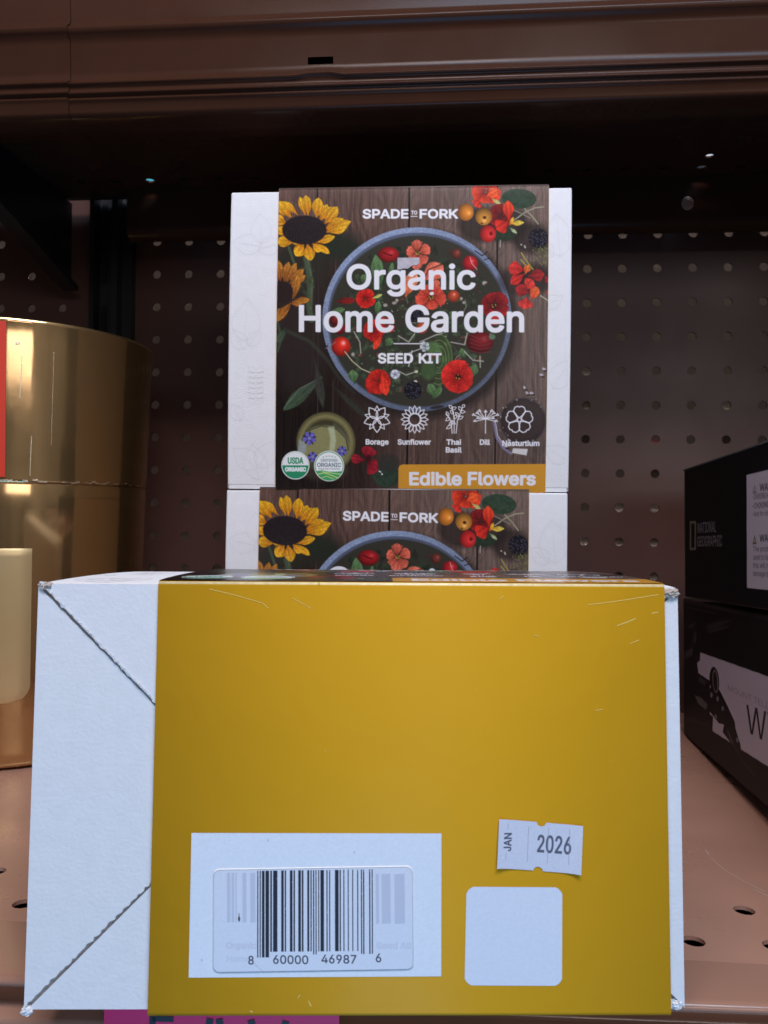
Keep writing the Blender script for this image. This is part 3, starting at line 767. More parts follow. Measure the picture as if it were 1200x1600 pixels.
    c.poly(hill, rgb(70, 160, 104), soft=1); c.line([(498, 738), (508, 736), (518, 739), (530, 744)], 1.5, rgb(190, 214, 120)); c.line([(505, 734), (518, 736), (534, 738)], 1.2, rgb(206, 222, 140)); c.line([(503, 744), (512, 741), (522, 745)], 1.3, rgb(180, 208, 120))
    # variety band
    c.poly([(624, 772), (624.4, 729), (626, 724.5), (630.5, 722.5), (862, 721), (862, 772)], rgb(205, 146, 50), soft=.9)
    c.text('Edible', 641, 723.5, 755, 21, WH, bold=.06); c.text('Flowers', 732.5, 839, 754.5, 21, WH, bold=.06)
    c.line([(431, 763.6), (640, 764.6)], 1.6, rgb(182, 130, 48))
    return c


# ------------------------------------------------------------------ seed kit box
BW, BD, BH = 0.1768, 0.1131, 0.1557
SW = 0.1393                      # sleeve width
CL = 0.0011                      # sleeve stands this far off the carton


def jag(a, b, n, amp):
    """line from a to b with a torn, fluted edge"""
    a, b = np.array(a, float), np.array(b, float); d = b - a; nn = np.array([-d[1], d[0]]) / np.hypot(*d)
    out = []
    for i in range(n + 1):
        t = i / n
        k = 0 if i in (0, n) else (0.55 * math.sin(i * 2.1) + random.uniform(-.6, .6)) * amp
        out.append(tuple(a + d * t + nn * k))
    return out


def leaf_outline(cx, cz, s, rot):
    t = np.linspace(0, 1, 14); pr = np.sin(np.pi * t ** .8) * .34
    pts = np.vstack([np.stack([pr, t - .5], 1), np.stack([-pr, t - .5], 1)[::-1]]) * s
    a = R(rot); m = np.array([[math.cos(a), -math.sin(a)], [math.sin(a), math.cos(a)]])
    vein = np.stack([0 * t[:10], t[:10] - .5], 1) * s
    return [p @ m.T + (cx, cz) for p in (pts, vein)]


def bulge(q):
    """the card face bows out a little in the middle"""
    return .0021 * np.sin(np.pi * np.clip(q / BH, 0, 1)) ** .8


def make_box():
    root = empty('seed_kit_box')
    # carton
    b = MB()
    zs_ = np.linspace(.0016, BH, 21)
    lp_ = [(-bulge(q), q) for q in zs_] + [(BD, BH), (BD, .0016)]
    nl = len(lp_)
    b.add([(x, *p) for x in (-BW / 2, BW / 2) for p in lp_], [(i, (i + 1) % nl, nl + (i + 1) % nl, nl + i) for i in range(nl)] + [tuple(range(nl)), tuple(range(2 * nl - 1, nl - 1, -1))])
    carton = b.build('carton', [M['white'], M['kraft']], root, bevel=0.0009)
    for p in carton.data.polygons:
        if p.normal.z < -.9: p.material_index = 1
    # the closing flaps of the end, cut along the diagonals
    h = BD / 2; g = 0.0004
    ax = lambda a, b_, t: (a, b_, t)
    for name, pl, t0, t1 in (
        ('side_flap', [(-BW / 2, g * 1.5)] + [(-BW / 2, BD - g * 1.5)] + jag((-BW / 2, BD - g * 1.5), (-BW / 2 + h, h), 90, .0004)[1:] + jag((-BW / 2 + h, h), (-BW / 2, g * 1.5), 46, .0002)[1:-1], .0005, .0030),
        ('side_flap', [(BW / 2, BD - g * 1.5), (BW / 2, g * 1.5), (BW / 2 - h, h)], .0005, .0030),
        ('tuck_flap', [(BW / 2 - g * 2, 0), (-BW / 2 + g * 2, 0)] + jag((-BW / 2 + g * 2, 0), (-BW / 2 + h, h - g * 2), 90, .0005)[1:] + [(BW / 2 - h, h - g * 2)], .0, .0030),
        ('tuck_flap', [(-BW / 2 + g * 2, BD), (BW / 2 - g * 2, BD), (BW / 2 - h, h + g * 2), (-BW / 2 + h, h + g * 2)], .0009, .0030)):
        f = MB(); f.prism(pl[::-1], t0, t1, ax)
        f.build(name, M['white'], carton)
    # pale leaf drawings printed on the card
    axf = lambda x, z: (x, -.00005 - bulge(z), z)
    for cx, cz, s, r_ in ((-.079, .088, .022, -4), (-.083, .078, .012, 30), (-.0745, .0785, .010, -40), (-.0795, .128, .016, 80), (-.072, .136, .016, 5), (-.0665, .127, .014, -75), (-.0735, .014, .019, 12), (-.079, .016, .016, 50), (-.068, .018, .016, -30), (.0815, .131, .022, 6), (.0745, .124, .012, 50), (.084, .060, .017, -30), (.082, .0195, .014, 60), (-.0838, .040, .010, 30), (.0795, .097, .011, -60)):
        k = MB()
        for pl in leaf_outline(cx, cz, s, r_):
            pl = pl[np.abs(pl[:, 0]) < BW / 2 - .0012]
            if len(pl) > 3: k.ribbon(pl, .0005, axf)
        k.build('leaf_drawing', M['leafink'], carton)
    k = MB()
    for i in range(7):
        for sgn in (-1, 1):
            z = .046 + i * .0027
            for pl in leaf_outline(-.0735 + sgn * .0022, z, .0045, -sgn * 50)[:1]: k.ribbon(pl, .0003, axf)
    k.build('fern_drawing', M['leafink'], carton)
    # sleeve: a band of card round the carton
    sl = empty('sleeve'); bpy.data.objects.remove(sl)
    y0, y1, z0, z1, r_ = -CL, BD + CL, -CL, BH + CL * 1.6, .0013
    prof = []
    for cy, cz, a0 in ((y0 + r_, z0 + r_, 180), (y1 - r_, z0 + r_, 270), (y1 - r_, z1 - r_, 0), (y0 + r_, z1 - r_, 90)):
        for i in range(6):
            a = R(a0 + i * 18); prof.append((cy + r_ * math.cos(a), cz + r_ * math.sin(a)))
    prof += [(y0 - bulge(q), q) for q in np.linspace(z1 - r_ - .004, z0 + r_ + .004, 24)]
    prof.append(prof[0])
    n = len(prof)
    inner = [((p[0] - BD / 2) * (1 - .0009 / BD) + BD / 2, (p[1] - BH / 2) * (1 - .0009 / BH) + BH / 2) for p in prof]
    s = MB(); xs = (-SW / 2, SW / 2)
    s.strip(prof, xs); s.strip(inner[::-1], xs)
    for x in xs:
        s.add([(x, *p) for p in prof] + [(x, *p) for p in inner], [(i, i + 1, n + i + 1, n + i) for i in range(n - 1)], 1)
    sleeve = s.build('sleeve', [M['gold'], M['worn'], M['sleevetop']], root)
    for p in sleeve.data.polygons:                      # front folds, paled for rubbing and for the highlight along them
        c = p.center
        if c.z > z1 - .0014: p.material_index = 2
        if c.y < y0 + .0009 and c.z < z0 + .0006 and abs(p.normal.y) > .1 and abs(p.normal.z) > .1: p.material_index = 1
    cv = paint_sleeve()
    zz0, zz1 = z0 + .0006, z1 - .0010
    cv.mesh('printed_front', FW, FH, lambda u, v: ((u - .5) * (SW - .0002), y0 - .0001 - bulge(zz1 + (zz0 - zz1) * v), zz1 + (zz0 - zz1) * v), M['print'], sleeve, tint=0.95)
    return root, carton, sleeve


def copy_tree(o, parent=None):
    c = o.copy(); COL.objects.link(c); c.parent = parent
    for ch in [x for x in bpy.data.objects if x.parent == o]: copy_tree(ch, c)
    return c


GROUP = 'seed kit boxes'
proto, carton0, sleeve0 = make_box()


def place(root, corner, rz, slide):
    root.rotation_euler = (0, 0, rz)
    root.location = Vector(corner) + Matrix.Rotation(rz, 3, 'Z') @ Vector((BW / 2, 0, 0))
    next(x for x in bpy.data.objects if x.parent == root and x.name.startswith('sleeve')).location.x = slide
    return root


top = place(proto, (-0.1152, 0.3985, BH + CL), 0.0176, 0.0069)
tag(top, 'white seed kit box with floral picture sleeve, standing on top of the stack', 'box', GROUP)
mid = place(copy_tree(proto), (-0.1158, 0.399, CL * .5), 0.0045, -0.0008)
tag(mid, 'white seed kit box with picture sleeve, underneath the upright one and half hidden', 'box', GROUP)
front = copy_tree(proto)
tag(front, 'white box laid on its back, plain mustard end with barcode facing out', 'box', GROUP)
place(front, (0, 0, 0), 0, 0.0145)
FR = Matrix.Rotation(0.09525, 3, 'Z') @ Matrix.Rotation(-0.00468, 3, 'Y') @ Matrix.Rotation(R(-3.6), 3, 'X')
front.rotation_euler = (FR @ Matrix.Rotation(R(-90), 3, 'X')).to_euler()
front.location = Vector((-0.1106, 0.197, 0.0118)) + FR @ Vector((BW / 2, 0, BD))
fsleeve = next(x for x in bpy.data.objects if x.parent == front and x.name.startswith('sleeve'))
fcarton = next(x for x in bpy.data.objects if x.parent == front and x.name.startswith('carton'))

# a scrap of sticker torn off the front of the top box
scrap = Canvas(26, 18, 3, rgb(172, 168, 180))
scrap.a *= (0.93 + 0.12 * vnoise(scrap.H, scrap.W, 12, 12)[..., None])
top_sleeve = sleeve0
def scrap_keep(u, v): return (v < 1 - .75 * np.clip(u - .3, 0, 1) + .06 * np.sin(u * 17)) & (u < .96)
scrap.mesh('sticker_scrap', 26, 18, lambda u, v: ((-.0699 + (623 - 433 + u * 36) / 422 * SW), -CL - .0003 - bulge(BH + .0005 - (403 - 294 + v * 18) / 470 * .158), BH + .0005 - (403 - 294 + v * 18) / 470 * .158), M['printmatt'], top_sleeve, keep=scrap_keep)

# ---- the end of the front box: barcode panel, stickers, scuffs (child pieces of its sleeve)
EF = homog([(249, 907), (1040, 917), (1037, 1580), (231, 1591)], [(0, 0), (1, 0), (1, 1), (0, 1)])
EX = lambda u: (u - .5) * SW
EY = lambda v: -CL + v * (BD + 2 * CL)


def end_axes(quad, lift):
    """photo-shaped quad on the sleeve end -> local coordinates"""
    P = EF(np.array(quad, float))
    def f(u, v):
        a = P[0][:, None, None] * (1 - u) * (1 - v) + P[1][:, None, None] * u * (1 - v) + P[2][:, None, None] * u * v + P[3][:, None, None] * (1 - u) * v
        return EX(a[0]), EY(a[1]), np.full_like(u, -CL - lift)
    return f


pc = Canvas(392, 222, 1.0, rgb(222, 228, 238))
pc.a *= (0.985 + 0.03 * vnoise(pc.H, pc.W, 3, 3)[..., None])
for x, y in ((20, 195), (255, 30), (120, 12), (330, 205)): pc.ell(x, y, .8, 2, rgb(150, 140, 140), alpha=.6)
pc.mesh('barcode_panel', 392, 222, end_axes([(301, 1304), (691, 1303), (688, 1522), (296, 1528)], .00006), M['printmatt'], fsleeve)

# price sticker laid over the printed panel
bq = [(336, 1361), (645, 1354), (645, 1511), (335, 1519)]
bs = Canvas(310, 160, 2.0, rgb(215, 220, 232), homog(bq, [(0, 0), (310, 0), (310, 160), (0, 160)]))
bs.a *= (0.985 + 0.03 * vnoise(bs.H, bs.W, 4, 4)[..., None])
GH = rgb(192, 195, 212)
for x0, x1 in ((357, 362), (364, 368), (370, 372), (381, 387), (393, 401), (588, 593), (597, 611), (617, 633)):
    bs.poly([(x0, 1366), (x1, 1365), (x1, 1441), (x0, 1442)], GH, soft=1.5, alpha=.9)
bs.text('Organic', 355, 402, 1482, 10, rgb(200, 202, 216), bold=.05, soft=2); bs.text('Seed All', 588, 643, 1480, 10, rgb(202, 204, 218), bold=.05, soft=2); bs.text('Home', 356, 392, 1502, 9, rgb(204, 206, 220), bold=.05, soft=2)
BL = rgb(36, 33, 44)
bars = [(404.2, 405.8, 1), (408, 409.6, 1), (411.5, 415.5, 1), (417, 422.5, 1), (424.5, 427, 0), (428.8, 435.5, 0), (441.5, 445.3, 0), (447, 449, 0), (455, 459, 0), (460.6, 462.8, 0), (468, 472, 0), (473.5, 476, 0), (482, 485, 0), (487, 488.7, 0), (491, 492.7, 1), (494.8, 496.3, 1), (499, 500.4, 0), (502.4, 507.8, 0), (511.8, 513.4, 0), (516, 517.5, 0), (525, 530.6, 0), (532.2, 534, 0), (538, 539.5, 0), (544.8, 546.2, 0), (551.8, 553.2, 0), (559.5, 561, 0), (565.3, 566.9, 1), (568.6, 570.4, 1), (578, 579.8, 1), (582, 583.5, 1)]
for a, b, lng in bars:
    yt = 1362 - (a - 404) * .018
    yb = (1495 if lng and a < 430 else 1491 if lng else 1486.5) - (a - 404) * .018
    bs.poly([(a, yt), (b, yt), (b - .8, yb), (a - .8, yb)], BL, soft=.8)
    if b - a < 2.2 or random.random() < .4:                # patchy thermal print
        for _ in range(4):
            y = random.uniform(yt, yb); bs.ell(b - random.uniform(0, .5), y, .7, random.uniform(.6, 2.0), rgb(206, 210, 222), n=10, alpha=.8)
for s, a, b, y in (('8', 389.5, 398, 1506), ('60000', 428, 482.5, 1504.5), ('46987', 503, 557, 1503), ('6', 587, 595.5, 1500.5)):
    bs.text(s, a, b, y, 13.2, rgb(62, 58, 70), bold=.02)
bs.ell(375.5, 1436, 1.6, 4, rgb(50, 46, 54)); bs.line([(375.5, 1428), (375.5, 1440)], .9, rgb(50, 46, 54))
bs.line([(397, 1503), (408, 1513), (416, 1519)], .9, rgb(168, 170, 184), alpha=.7)
sdr = lambda u, v: np.hypot(np.maximum(np.abs(u - .5) * 310 - 145, 0), np.maximum(np.abs(v - .5) * 160 - 70, 0)) - 10
def edge_shade(cv, d):
    pass
bs.mesh('price_sticker', 310, 160, end_axes(bq, .00028), M['printmatt'], fsleeve, keep=lambda u, v: sdr(u, v) < 0)
rim = MB(); _t = []
for (cx, cy, a0) in ((.5 + 145 / 310, .5 - 70 / 160, -90), (.5 + 145 / 310, .5 + 70 / 160, 0), (.5 - 145 / 310, .5 + 70 / 160, 90), (.5 - 145 / 310, .5 - 70 / 160, 180)):
    for i in range(7):
        a = R(a0 + i * 15); _t.append((cx + 10 / 310 * math.cos(a), cy + 10 / 160 * math.sin(a)))
_t.append(_t[0])
ea = end_axes(bq, 0)
def ring_pts(grow, z):
    out = []
    for u, v in _t:
        gu, gv = .5 + (u - .5) * (1 + grow / 155), .5 + (v - .5) * (1 + grow / 80)
        x, y, zz = ea(np.array([[gu]]), np.array([[gv]])); out.append((float(x[0, 0]), float(y[0, 0]), -CL - z))
    return out
ra, rb = ring_pts(0.2, .00028), ring_pts(1.8, .00009)
nr = len(ra)
rim.add(ra + rb, [(i, i + 1, nr + i + 1, nr + i) for i in range(nr - 1)], 0, True)
rim.build('sticker_edge', M['paper'], fsleeve)

# JAN 2026 label with die-cut notches
dq = [(780, 1280), (908, 1290), (903, 1364), (775, 1355)]
ds = Canvas(130, 76, 3.0, rgb(205, 208, 222), homog(dq, [(0, 0), (130, 0), (130, 76), (0, 76)]))
ds.a *= (0.96 + 0.08 * vnoise(ds.H, ds.W, 2.5, 2.5)[..., None])
ds.text('2026', 837.5, 889, 1331, 27, rgb(92, 92, 108), bold=.025, rot=3.6)
ds.text('JAN', 788 + 9, 788 + 34, 1329, 10, rgb(84, 84, 100), bold=.05, rot=-87) if False else None
cs_, (b0, b1) = glyphs('JAN')
out = []
for g_ in cs_:
    x = (g_[:, 0] - b0) / (b1 - b0) * 27; y = g_[:, 1] / CAPH * 11
    out.append(np.stack([797.5 - y + x * .06, 1329 - x], 1))
ds.fill(out, rgb(82, 82, 98), off=.5)
for x, y0_, y1_ in ((794, 1287, 1296), (790, 1332, 1343), (825.5, 1292, 1346), (856, 1294, 1347), (888, 1296, 1350)):
    ds.line([(x, y0_), (x - 3 * (y1_ - y0_) / 55, y1_)], .8, rgb(150, 152, 168), alpha=.8)
_da = end_axes(dq, .00016)
def date_axes(u, v):
    x, y, zz = _da(u, v)
    return x, y, zz - .0009 * np.abs(2 * u - 1) ** 5 * (.4 + .6 * v)
ds.mesh('date_sticker', 130, 76, date_axes, M['printmatt'], fsleeve,
        keep=lambda u, v: (np.hypot((u - .505) * 130, v * 76 + 1) > 7.2) & (np.hypot((u - .495) * 130, (1 - v) * 76 + 1) > 7.2))

# plain white rounded square beneath the date label
qq = [(728, 1384), (876, 1384), (873, 1535), (723, 1536)]
wq = Canvas(150, 152, 1.5, rgb(216, 221, 233))
wq.a *= (0.985 + 0.03 * vnoise(wq.H, wq.W, 3, 3)[..., None])
wq.mesh('white_square', 150, 152, end_axes(qq, .00006), M['printmatt'], fsleeve,
        keep=lambda u, v: np.hypot(np.maximum(np.abs(u - .5) * 150 - 60, 0), np.maximum(np.abs(v - .5) * 152 - 61, 0)) < 15)

# scuffs on the mustard card
sc = MB()
def ea_pt(x, y):
    u, v = EF(np.array([[x, y]], float))[0]; return (EX(u), EY(v))
axs = lambda a, b: (a, b, -CL - .00005)
for P_, w in (([(922, 949), (950, 946), (985, 941), (1030, 934)], .00022), ([(966, 982), (980, 977), (995, 971)], .0003), ([(985, 1010), (1000, 1004)], .0002), ([(330, 921), (372, 931), (415, 944), (424, 952)], .0002), ([(462, 936), (480, 946), (492, 953)], .00018), ([(1020, 963), (1030, 961)], .0003), ([(786, 940), (792, 934)], .0002), ([(838, 996), (846, 998)], .0002), ([(505, 916), (503, 911)], .0005), ([(392, 1578), (396, 1580)], .0003), ([(483, 1562), (487, 1570)], .0003), ([(466, 1558), (470, 1552)], .0002), ([(930, 1113), (942, 1111)], .0002)):
    sc = MB(); sc.ribbon([ea_pt(*p) for p in P_], w, axs); sc.build('scuff', M['scuff'], fsleeve)
for _ in range(5):
    x, y = random.uniform(260, 1030), random.uniform(925, 1575); L = random.uniform(1, 5); a = random.random() * 3
    sc = MB(); sc.ribbon([ea_pt(x, y), ea_pt(x + L * math.cos(a), y + L * math.sin(a) * .4)], random.uniform(.00012, .0003), axs); sc.build('scuff', M['scuff'], fsleeve)

# crushed corners of the front box
def crumple(name, x, y, z, sx, sy, sz, seed, m):
    import bmesh
    rr = random.Random(seed); bm = bmesh.new(); bmesh.ops.create_icosphere(bm, subdivisions=3, radius=1)
    for v in bm.verts:
        k = 1 + rr.uniform(-.28, .28); v.co = Vector((x + v.co.x * sx * k, y + v.co.y * sy * k, z + v.co.z * sz * k))
    me = bpy.data.meshes.new(name); bm.to_mesh(me); bm.free(); me.materials.append(m)
    o = bpy.data.objects.new(name, me); COL.objects.link(o); o.parent = fcarton
crumple('crushed_corner', -BW / 2 + .0005, BD + .0004, .0012, .0015, .0012, .0012, 1, M['white'])
crumple('crushed_corner', -BW / 2 + .0022, .0006, .0004, .0020, .0010, .0009, 2, M['kraft'])
crumple('crushed_corner', BW / 2 - .0022, .0016, .0004, .0026, .0013, .0010, 3, M['kraft'])
crumple('crushed_corner', BW / 2 - .0018, BD - .0012, .0012, .0014, .0014, .0011, 4, M['white'])
te = MB(); rr = random.Random(5)
for side in ((0.002, .0335), ):
    for i in range(70):                                    # fuzzy torn fibres along the upper slit
        t = i / 70; x = -BW / 2 + .001 + t * .033; y = .0002 + t * .033
        te.box(x - .0004, x + rr.uniform(.0002, .0007), y - rr.uniform(.0006, .0009), y - .0003, -.0003 * rr.random(), .0004)
te.build('torn_edge', M['white'], fcarton)

# ------------------------------------------------------------------ shelving
def holes(mb, u0, v0, nu, nv, pitch, r_, depth, axes, seg=12, mat_=0, mat_in=0, pv=None):
    """perforated sheet: square cells with round holes; axes maps (u, v, d)"""
    for i in range(nu):
        for j in range(nv):
            cu, cv = u0 + (i + .5) * pitch, v0 + (j + .5) * (pv or pitch); p = pitch / 2; p2 = (pv or pitch) / 2
            ring, outer = [], []
            for k in range(seg):
                a = 2 * math.pi * (k + .5) / seg; ca, sa = math.cos(a), math.sin(a)
                q = max(abs(ca), abs(sa))
                ring.append((cu + r_ * ca, cv + r_ * sa)); outer.append((cu + p * ca / q, cv + p2 * sa / q))
            corners = [(cu + p, cv + p2), (cu - p, cv + p2), (cu - p, cv - p2), (cu + p, cv - p2)]
            V = [axes(*q, 0) for q in ring] + [axes(*q, 0) for q in outer] + [axes(*q, depth) for q in ring] + [axes(*q, 0) for q in corners]
            F = []
            for k in range(seg):
                k2 = (k + 1) % seg
                F.append((k, k2, seg + k2, seg + k))
            mb.add(V, F, mat_)
            mb.add(V, [(seg + int(seg * (2 * c_ + 1) / 8 - .5), 3 * seg + c_, seg + int(seg * (2 * c_ + 1) / 8 + .5)) for c_ in range(4)], mat_)
            mb.add(V, [(k, (k + 1) % seg, 2 * seg + (k + 1) % seg, 2 * seg + k) for k in range(seg)], mat_in, True)


P = 0.0254
# pegboard: hole columns from the photograph
board = empty('pegboard', (0, .587, 0))
tag(board, 'dark brown perforated metal back panel behind the stacked boxes', 'pegboard')
mb = MB()
bx0, bz0 = -.2281 - P * 14.5, .2085 + CAM_Z - P * 14.5
holes(mb, bx0, bz0, 44, 30, P, .0033, .0016, lambda u, v, d: (u, d, v))
mb.build('perforated_panel', [M['board']], board, recalc=False)
bk = MB(); bk.box(-.60, .6, .032, .034, -.1, .74)
backing = bk.build('rear_panel', M['backing'], board)
pt = MB()
def hole_patch(px, py, m, w=.012):
    # where the sight line through that hole meets the rear panel
    d = _f + _R * ((px - 600) / 1209) - _U * ((py - 800) / 1209)
    q = Vector((0, 0, CAM_Z)) + d * (.618 / d.y)
    pt = MB(); pt.box(q.x - w / 2, q.x + w / 2, .0305, .0318, q.z - w, q.z + .0005)
    pt.build('paper_scrap', (M['paper'], M['mint'], M['pinkp'])[m], board)  # coloured patch standing for light coming through the hole
for px, py, m in ((917, 588, 0), (917, 641, 1), (1137, 641, 1), (1023, 694, 2), (967, 799, 0), (1022, 799, 0), (913, 851, 0), (968, 852, 0), (1022, 852, 0), (1023, 905, 0)):
    hole_patch(px, py + 1, m)

# upper shelf
Zu = CAM_Z + .2336
up = empty('upper_shelf', (0, 0, Zu))
tag(up, 'dark brown metal shelf overhead with ridged front edge and a small slot', 'shelf')
mb = MB()
ux0 = -.239 - P * 7.5
holes(mb, ux0, .5262, 34, 1, P, .0033, .0012, lambda u, v, d: (u, v, d), pv=.0175)
uh = MB(); uh.box(ux0, ux0 + P * 34, .5437, .5615, 0, .0012); uh.box(ux0, ux0 + P * 34, .432, .5089, 0, .0012)
_x = ux0
for hx in (-.0195, .1668):
    uh.box(_x, hx - P / 2, .5089, .5262, 0, .0012); _x = hx + P / 2
    holes(uh, hx - P / 2, .5089, 1, 1, P, .0028, .0012, lambda u, v, d: (u, v, d), pv=.0173)
uh.box(_x, ux0 + P * 34, .5089, .5262, 0, .0012)
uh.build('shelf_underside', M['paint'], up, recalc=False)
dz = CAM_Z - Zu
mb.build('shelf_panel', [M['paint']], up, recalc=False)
z = lambda v: v - .2336
lipprof = [(.432, z(.2336)), (.431, z(.2128)), (.4285, z(.2106)), (.4035, z(.2102)), (.4012, z(.2108)), (.4002, z(.2128)), (.4002, z(.2172)), (.3992, z(.2180)), (.3986, z(.2187)), (.3993, z(.2194)), (.4010, z(.2201)), (.4010, z(.2211)), (.3997, z(.2217)), (.3988, z(.2223)), (.3995, z(.2230)), (.4006, z(.2238)), (.4006, z(.2262)), (.3995, z(.2268)), (.3985, z(.2275)), (.3993, z(.2283)), (.4018, z(.2295)), (.4017, z(.2345)), (.4015, z(.2383)), (.4010, z(.2490)), (.4006, z(.2520)), (.3985, z(.2540)), (.3972, z(.2556)), (.3978, z(.2574)), (.3998, z(.2590)), (.4012, z(.2620)), (.3994, z(.2800)), (.4025, z(.2850)), (.4100, z(.2862)), (.432, z(.2862)), (.432, z(.2350))]
SL0, SL1 = -.0759, -.0624
lp = MB()
lp.strip(lipprof, [-.205, -.204, SL0 - .006, SL0, SL0 + .003, SL1 - .003, SL1, SL1 + .006, .1, .35, .62], skip=lambda i, j: 3 <= i <= 5 and j == 21)
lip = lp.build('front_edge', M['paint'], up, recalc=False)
# pressed bulge in the ridge below the slot
for v in lip.data.vertices:
    if SL0 - .001 < v.co.x < SL1 + .001 and z(.2262) < v.co.z < z(.2285): v.co.z += .0011
rp = [(.5465, z(.2336)), (.5455, z(.226)), (.5455, z(.207))] + [(.5535 - .008 * math.cos(R(a)), z(.2055) - .0085 * math.sin(R(a))) for a in range(10, 171, 16)] + [(.5615, z(.21)), (.5615, z(.2336))]
rl = MB(); rl.strip(rp, [-.235, .62])
rl.build('rear_rail', M['paint'], up, recalc=False)
ln_ = MB()
for a, b_ in ((-.60, -.2225), (-.2045, .158), (.176, .60)): ln_.box(a, b_, .48, .575, .0035, .0045)
ln_.build('liner', M['black'], up)  # dark sheet added above the shelf to stop light through most holes
scw = MB()
scw.add([(.1615 + .0042 * math.cos(t), .5449, z(.214) + .0048 * math.sin(t)) for t in np.linspace(0, 6.283, 17)[:-1]] + [(.1615, .5436, z(.214))], [(k, (k + 1) % 16, 16) for k in range(16)], 0, True)
scw.build('rivet', M['screw'], up)  # disc standing in for a warm-toned hole in the rail
# the neighbouring shelf, left of the seam
nb = empty('neighbour_shelf', (0, 0, Zu))
tag(nb, 'end of the next brown metal shelf section, overhead beyond the seam', 'shelf')
lp = MB(); lp.strip([(a, b + (.0006 if i > 6 else 0)) for i, (a, b) in enumerate(lipprof)], [-.62, -.2053])
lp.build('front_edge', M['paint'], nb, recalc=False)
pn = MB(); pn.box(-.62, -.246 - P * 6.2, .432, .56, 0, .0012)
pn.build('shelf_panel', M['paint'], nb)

# upright post and shelf bracket
ur = empty('upright_post', (-.261, .575, -.3))
tag(ur, 'black steel slotted upright post in the rear corner of the bay', 'post')
mb = MB(); pr = [(-.016, .012), (-.016, 0), (-.0115, -.002), (-.010, 0.006), (.002, .006), (.003, -.003), (.0075, -.003), (.0085, .004), (.016, .004), (.016, .012)]
zs = (0, 1.0)
mb.add([(a, b_, zz) for zz in zs for a, b_ in pr], [(i, i + 1, len(pr) + i + 1, len(pr) + i) for i in range(len(pr) - 1)])
mb.build('channel', M['black'], ur, recalc=False)
mb = MB()
for k in range(20):
    mb.box(-.0085, -.0045, .0045, .0058, .10 + k * .04, .122 + k * .04)
mb.build('slot', mat('slot_black', (.002, .002, .002), .8), ur)
br = empty('shelf_bracket', (-.290, .57, Zu))
tag(br, 'black tapered steel bracket carrying the overhead shelf at its end', 'bracket')
mb = MB(); mb.prism([(0, .170 - .2336), (-.15, .2085 - .2336), (-.15, -.001), (0, -.001)], -.0013, .0013, lambda a, b_, t: (t, a, b_))
mb.build('arm', M['black'], br)
mb = MB(); mb.prism([(.002, .1665 - .2336), (-.152, .2055 - .2336), (-.152, .2085 - .2336), (.002, .1705 - .2336)], -.006, .006, lambda a, b_, t: (t, a, b_))
mb.build('lower_flange', M['black'], br)

# two blocks added over the shelf to give bright dots in its holes
for x, y, nm, m, lab in ((.167, .534, 'white_packet', M['paper'], 'white packet on the overhead shelf, glimpsed through a bright hole'), (-.2135, .548, 'teal_packet', M['teal'], 'teal packet on the overhead shelf, glimpsed as a turquoise dot through a hole')):
    mb = MB(); mb.box(-.011, .011, 0, .02, 0, .06)
    o = mb.build(nm, m, None, bevel=.001); o.location = (x, y, Zu + .0016); tag(o, lab, 'packet')

# lower shelf: deck, raised front lip, price rail
lo = empty('lower_shelf', (0, 0, 0))
tag(lo, 'brown metal shelf with round holes and raised lip, carrying the boxes', 'shelf')
SK = .045
frontY = lambda x: .2205 + SK * x
mb = MB()
hx0, hy0 = .082 - P * 28.5, .2605 - P * .5
deckz = lambda y: max(0.0, .365 - y) * .062          # the deck rises gently towards its front edge
ys_ = (hy0 + 2 * P, .33, .355, .365, .375, .587)
mb.strip([(y, deckz(y)) for y in ys_], (hx0, hx0 + 52 * P))
holes(mb, hx0, hy0, 52, 2, P, .0037, -.0014, lambda u, v, d: (u, v, deckz(v) + d))
mb.build('deck', [M['deck']], lo, recalc=False)
x0d, x1d = hx0, hx0 + P * 52
edge = [(hy0, 0, 1)] + [(a, b_, 0) for a, b_ in ((.0020, .0), (.0008, -.0001), (-.0002, -.0006), (-.0006, -.0015), (-.0003, -.0024), (.0006, -.0030), (.0050, -.0032), (.0060, -.0042), (.0060, -.0092), (.0052, -.0100), (-.0012, -.0104), (-.0020, -.0110), (-.0022, -.0122), (-.0022, -.050), (.002, -.055))]
xs = np.linspace(x0d, x1d, 15); V = []
for x in xs:
    for a, b_, absol in edge:
        V.append((x, a, deckz(a)) if absol else (x, frontY(x) + a, deckz(frontY(x)) + b_))
ne = len(edge)
lp = MB(); lp.add(V, [(i * ne + j, i * ne + j + 1, (i + 1) * ne + j + 1, (i + 1) * ne + j) for i in range(14) for j in range(ne - 1)], 0, True)
lp.build('front_lip', M['lipgloss'], lo, recalc=False)
sp = random.Random(11)
def deck_ax(x, y): return (x, y, deckz(y) + .00012)
for P_, w in (([(.112, .335), (.1135, .322), (.117, .312), (.1215, .303)], .00025), ([(.118, .305), (.121, .2985)], .0003), ([(.098, .330), (.1005, .3285)], .0002), ([(.113, .345), (.1125, .339)], .0003), ([(-.158, .300), (-.152, .2975)], .0003)):
    k_ = MB(); k_.ribbon(P_, w, deck_ax); k_.build('scratch', M['cartondust'], lo)
for _ in range(26):
    x, y = (sp.uniform(.07, .14), sp.uniform(.24, .36)) if sp.random() < .7 else (sp.uniform(-.17, -.125), sp.uniform(.24, .33))
    k_ = MB(); r_ = sp.uniform(.00015, .0004)
    k_.add([deck_ax(x + r_ * math.cos(a) * sp.uniform(.6, 1.4), y + r_ * math.sin(a) * sp.uniform(.6, 1.4)) for a in np.linspace(0, 5.2, 6)], [tuple(range(6))]); k_.build('dust_speck', M['cartondust'], lo)
